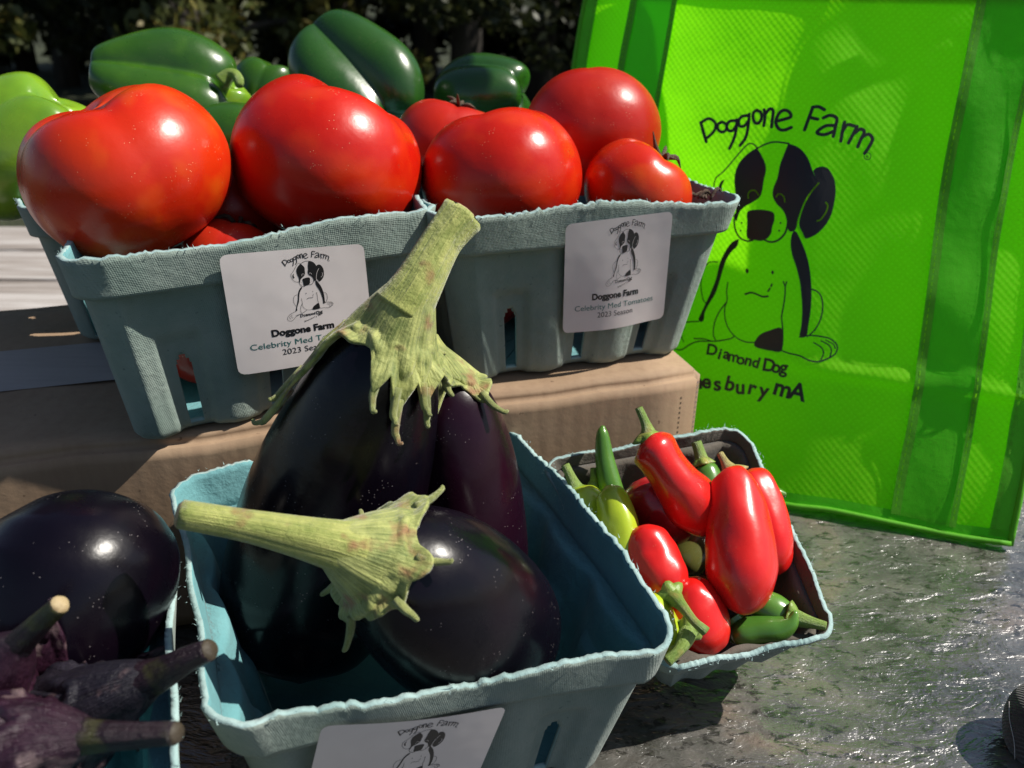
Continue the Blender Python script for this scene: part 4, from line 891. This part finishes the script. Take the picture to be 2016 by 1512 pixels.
chili('small green chili stem standing between the lime and slim green chilies', [(1170,955,.380),(1172,975,.380),(1178,1010,.379),(1182,1040,.379)], [.0025,.0038,.0045,.002], 'chili_green', ([(1170,958,.380),(1169,940,.380),(1168,922,.381)],[.0026,.0018,.0015]))
chili('green chili standing behind the topmost red one at the back rim', [(1383,912,.395),(1388,925,.394),(1397,960,.392),(1405,1000,.390),(1408,1030,.390)], [.003,.0060,.0070,.0062,.001], 'chili_green', ([(1383,912,.394),(1378,895,.395),(1370,870,.396)],[.0034,.0028,.0024]))
chili('olive brown chili in the shade at the middle of the basket', [(1402,1055,.378),(1395,1062,.377),(1372,1085,.375),(1348,1110,.373),(1330,1130,.372)], [.003,.0066,.0080,.0078,.003], 'chili_olive')
chili('pale green chili with a ribbed stem over the front corner of the basket', [(1480,1180,.348),(1495,1190,.346),(1525,1202,.344),(1552,1212,.342),(1562,1216,.341)], [.003,.0062,.0068,.005,.003], 'chili_green', ([(1556,1212,.340),(1580,1220,.338),(1605,1227,.336),(1626,1232,.335)],[.0040,.0030,.0022,.0018]))
chili('dark green chili curled up at its tip along the front rim', [(1440,1250,.342),(1455,1248,.341),(1490,1242,.340),(1530,1238,.338),(1556,1225,.336),(1567,1203,.335)], [.002,.0055,.0060,.0055,.0034,.0008], 'chili_green')
chili('yellow green chili squeezed against the eggplant basket', [(1264,1172,.330),(1274,1188,.329),(1294,1225,.326),(1312,1262,.323),(1318,1290,.322)], [.003,.0068,.0078,.0070,.002], 'chili_lime', ([(1308,1288,.328),(1312,1305,.326),(1316,1322,.325)],[.0036,.0030,.0024]))
chili('thin green chili poking out sideways behind the narrow red one', [(1455,968,.380),(1475,968,.379),(1505,968,.378),(1530,971,.377),(1548,974,.376)], [.003,.0044,.0040,.0028,.0010], 'chili_green')
chili('dark green chili stem under the longest red chili', [(1440,1215,.345),(1450,1230,.344),(1452,1250,.343),(1447,1268,.342)], [.0052,.0040,.0026,.0020], 'chili_green')
for i, (x, y, d, m) in enumerate([(1250,1090,.395,'chili_green'),(1330,1060,.41,'chili_dark_red'),(1420,1120,.39,'chili_dark_red'),(1430,1010,.41,'chili_green'),(1370,1170,.375,'chili_olive'),(1190,1080,.40,'chili_green'),(1300,970,.415,'chili_olive')]):
    chili(['green','dark red','deep red','plain green','olive','shaded green','brownish'][i]+' chili buried low in the small tipped basket', [(x-38,y-12,d),(x-20,y-6,d),(x,y,d),(x+22,y+8,d),(x+40,y+16,d)], [.002,.0075,.009,.008,.001], m)

# dried leaf scrap on the tomato basket corner
root = empty('dried_leaf', D(1372, 394, .412), 'shrivelled brown leaf scrap beside the small tomato on the basket rim', 'leaf')
r = np.random.default_rng(5)
for k in range(7):
    p = D(1350+8*k, 392+r.uniform(-6, 4), .410); q_ = D(1350+8*k+r.uniform(-18, 30), 384+r.uniform(-8, 6), .414)
    tube('curled_strip', [p, (p+q_)/2+np.array([0, 0, r.uniform(.001, .004)]), q_], [.0007, .0009, .0002], 'dry_leaf', root, 8, 6)

# ------------------------------------------------------------------ black rounded fitting at the table edge
kc = Z(2056, 1478, .0)
kn = empty('rubber_knob', kc, 'rounded black ribbed rubber knob on the pebbled glass', 'knob')
V = []; Fc = []; prof = [(.0, .026), (.008, .0258), (.0135, .024), (.0165, .020), (.0175, .0145), (.0172, .009), (.016, .004), (.0145, .0004)]
prof = catmull(np.array(prof), 24)
for p in prof:
    for k in range(48):
        th = 6.2832*k/48; V.append(kc+np.array([math.cos(th)*p[0], math.sin(th)*p[0], p[1]]))
for i in range(23):
    for k in range(48): Fc.append((i*48+k, (i+1)*48+k, (i+1)*48+(k+1) % 48, i*48+(k+1) % 48))
mesh('knob_body', V, Fc, 'rubber', kn)
tube('loose_thread', [kc+np.array([-.0178*math.cos(a), -.0178*math.sin(a), z]) for a, z in ((-.3, .021), (-.05, .016), (.25, .010), (.4, .003))], [.00018]*4, 'thread', kn, 16, 6)
